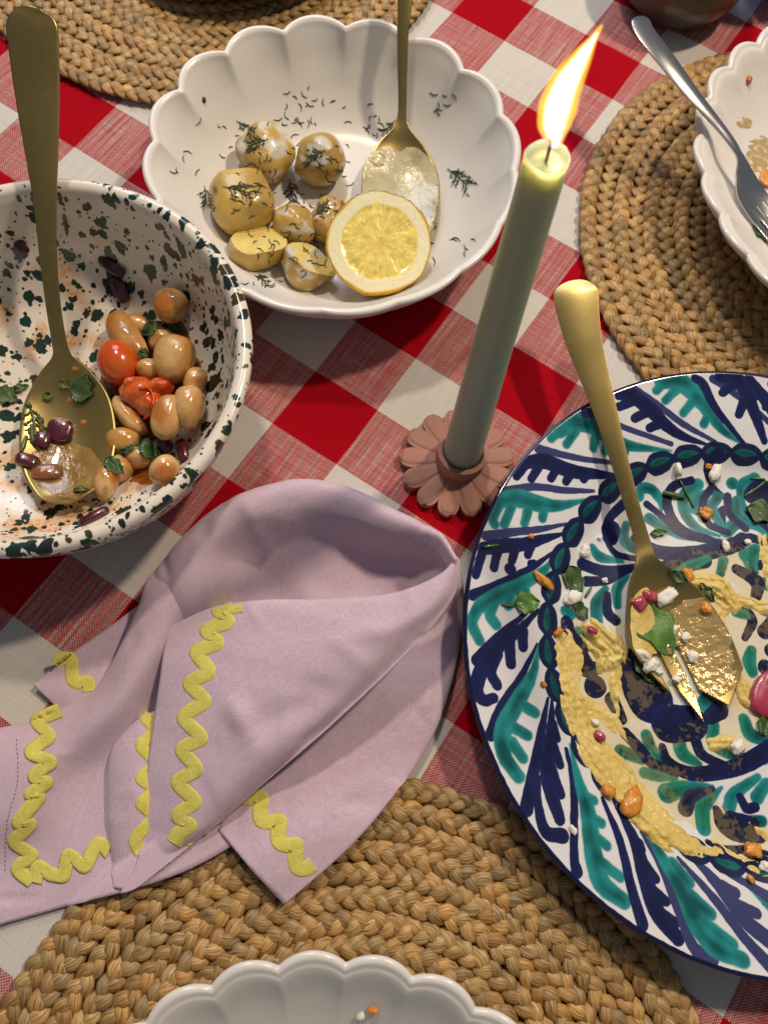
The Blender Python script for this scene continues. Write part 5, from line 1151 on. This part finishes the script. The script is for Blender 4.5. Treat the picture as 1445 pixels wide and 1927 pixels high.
crumbs(RADISH, 'radish_bit', [(1222, 1122, 30, 20, 'pink radish bit beside the largest feta crumb'), (1203, 1136, 26, 26, 'pink radish bit at the left edge of the spoon'), (1114, 1186, 14, 20, 'red radish bit on the hummus blob'), (1128, 1385, 22, 16, 'pink radish bit on the long smear'), (1445, 1305, 60, 90, 'big pink radish slice cut off by the right edge')], None, 'radish', 'radish bits', seed0=40, sq=3.2, rough=.1, rg2=.05)
crumbs(ORNG, 'orange_morsel', [(1144, 1488, 26, 24, 'small orange morsel left of the smear'), (1188, 1512, 34, 56, 'large orange morsel on the smear'), (1328, 965, 24, 26, 'orange morsel on the upper right leaves'), (1415, 1600, 26, 34, 'orange morsel on the thin smear at the right'), (1022, 1092, 16, 48, 'orange streak on the chain pattern'), (999, 1010, 10, 10, 'tiny orange dot on the left rim'), (1022, 1288, 10, 12, 'tiny orange dot below the bright leaf'), (1294, 1082, 22, 26, 'salmon coloured morsel behind the spoon neck'), (1328, 1145, 18, 20, 'pinkish morsel on the spoon shoulder'), (1050, 1190, 22, 12, 'pale orange morsel on the chain near the hummus'), (1412, 1655, 12, 16, 'brown morsel on the blue line at lower right'), (1332, 878, 12, 10, 'tiny orange bit near the chain pattern')], None, 'morsel', 'orange morsels on the painted plate', seed0=60)
for px, py, l, w_, r_, m_, lab, sd_ in (
    (1233, 1185, 118, 72, 62, BRIGHT, 'large green parsley leaf lying in the slotted spoon', 1), (1210, 1262, 60, 26, 55, HERB, 'dark parsley leaf on the left edge of the spoon below the feta', 2), (990, 1135, 54, 40, -8, BRIGHT, 'bright green leaf on the left rim of the painted plate', 3), (1080, 1092, 62, 34, 70, HERB, 'dark parsley leaf left of the spoon with feta', 4),
    (1092, 1150, 40, 24, 60, HERB, 'small dark herb below the upright feta', 5), (1275, 1085, 42, 22, 30, HERB, 'dark herb behind the spoon neck', 6), (1328, 1115, 44, 18, 55, HERB, 'dark herb on the upper right hummus', 7), (1430, 965, 60, 44, 20, HERB, 'dark parsley cut off by the right edge', 8), (1238, 1003, 34, 14, -5, BRIGHT, 'small green leaf right of the spoon handle', 9), (1436, 1365, 30, 40, 20, HERB, 'dark leaf beside the radish slice', 10)):
    leaf(px, py, l, w_, r_, SPL, m_, 'herb_leaf', None, lab, 'herb leaf', 'herb leaves on the painted plate', lobes=2, seed=sd_, lift=.09)
CH = mat('chive', (.05, .12, .02), .4, coat=.2)
for pts, lab, rd in (([(1245, 928), (1286, 938)], 'thick chive piece on the blue leaf above the spoon', .19), ([(1278, 904), (1304, 956)], 'thin chive crossing the thick one', .08), ([(908, 1030), (938, 1026)], 'short chive piece on the left rim', .12), ([(943, 1138), (968, 1142)], 'dark chive touching the bright leaf', .09), ([(1100, 1124), (1112, 1104)], 'chive end pointing up left of the spoon', .10), ([(1255, 1218), (1290, 1214)], 'chive lying across the spoon bowl', .09), ([(1400, 935), (1438, 905), (1410, 900)], 'curled chive near the right edge', .09), ([(1056, 1080), (1066, 1108)], 'slim chive beside the dark leaf', .10)):
    strands([pts], SPL, CH, 'chive_piece', lab, 'chive', rad=rd, lift=rd * .7, group='chive pieces on the painted plate')
# crumbs in the other dishes
def lump2(px, py, w_, h_, surf, m, lab, catg, name, sd_=0, g=None): lump(px, py, w_, h_, .35, surf, m, name, None, lab, catg, g, seed=sd_, level=3, rough=.2, freq=2.2, rgh2=.06, sink=.06)
lump2(702, 1902, 22, 12, [BV_WB], ORNG, 'orange crumb in the nearest white dish', 'crumb', 'food_crumb', 1)
lump2(680, 1913, 18, 16, [BV_WB], FETA, 'pale crumb in the nearest white dish', 'crumb', 'food_crumb', 2)
lump2(1409, 150, 12, 16, [BV_WR], SAUCE, 'brown spot on the wall of the fork dish', 'sauce spot', 'sauce_spot', 3)
STN = mat('stain', (.42, .30, .12), .4, vary=[(200, (.66, .60, .50), .45, .6)])
smear(1400, 232, 34, 26, 0, [BV_WR], STN, 'sauce_stain', .02, 4, None, 'ring shaped sauce stain in the fork dish', None, 'stuff', cov=-.1)
smear(1430, 290, 60, 80, 10, [BV_WR], STN, 'sauce_stain', .02, 6, None, 'dried sauce streaks in the fork dish', None, 'stuff', cov=-.2, streak=1)
lump2(1440, 335, 26, 40, [BV_WR], ORNG, 'orange leftover beside the fork tines', 'leftover', 'food_crumb', 5)
leaf(1436, 440, 60, 40, 20, [BV_WR], HERB, 'herb_leaf', None, 'dark wilted leaf below the fork tines', 'herb leaf', seed=21)

# ================================================================== THINGS CUT OFF BY THE TOP EDGE
DK = mat('dark_stoneware', (.055, .05, .04), .35, coat=.3, vary=[(30, (.08, .065, .045), .4, .7)])
def pot(c, R, H, z0, m, name, label, catg):
    k_ = np.array([(0, .3), (R * .5, .3), (R * .88, H * .45), (R * .93, H), (R, H), (R * .98, H * .55), (R * .80, H * .16), (R * .5, 0), (0, 0)], float); p_ = cat(k_, 50)
    V, F = lathe(np.c_[p_, p_[:, 0] * 0], 72, None, (c[0], c[1], z0)); tag(obj(name, V, F, m, origin=(c[0], c[1], z0)), label, catg)
q = U(1290, 27, 2.5); pot((q[0] + .6, q[1] + 4.6), 4.7, 4.2, 0, DK, 'dark_pot', 'dark stoneware pot cut off by the top edge right of the flame', 'pot')
q = U(430, 4, .95); pot((q[0] + .5, q[1] + 8.5), 9.5, 1.9, .85, mat('dark_wood_bowl', (.06, .035, .018), .5), 'dark_dish', 'dark low dish at the top edge above the potatoes', 'dish')
gl = mat('blue_glass', (.06, .22, .80), .05, trans=.7, spec=.6)
q = U(1430, 22, .3); pot((q[0] + 1.2, q[1] + 3.2), 3.4, 8, 0, gl, 'glass_tumbler', 'bright blue glass tumbler in the top right corner', 'glass')
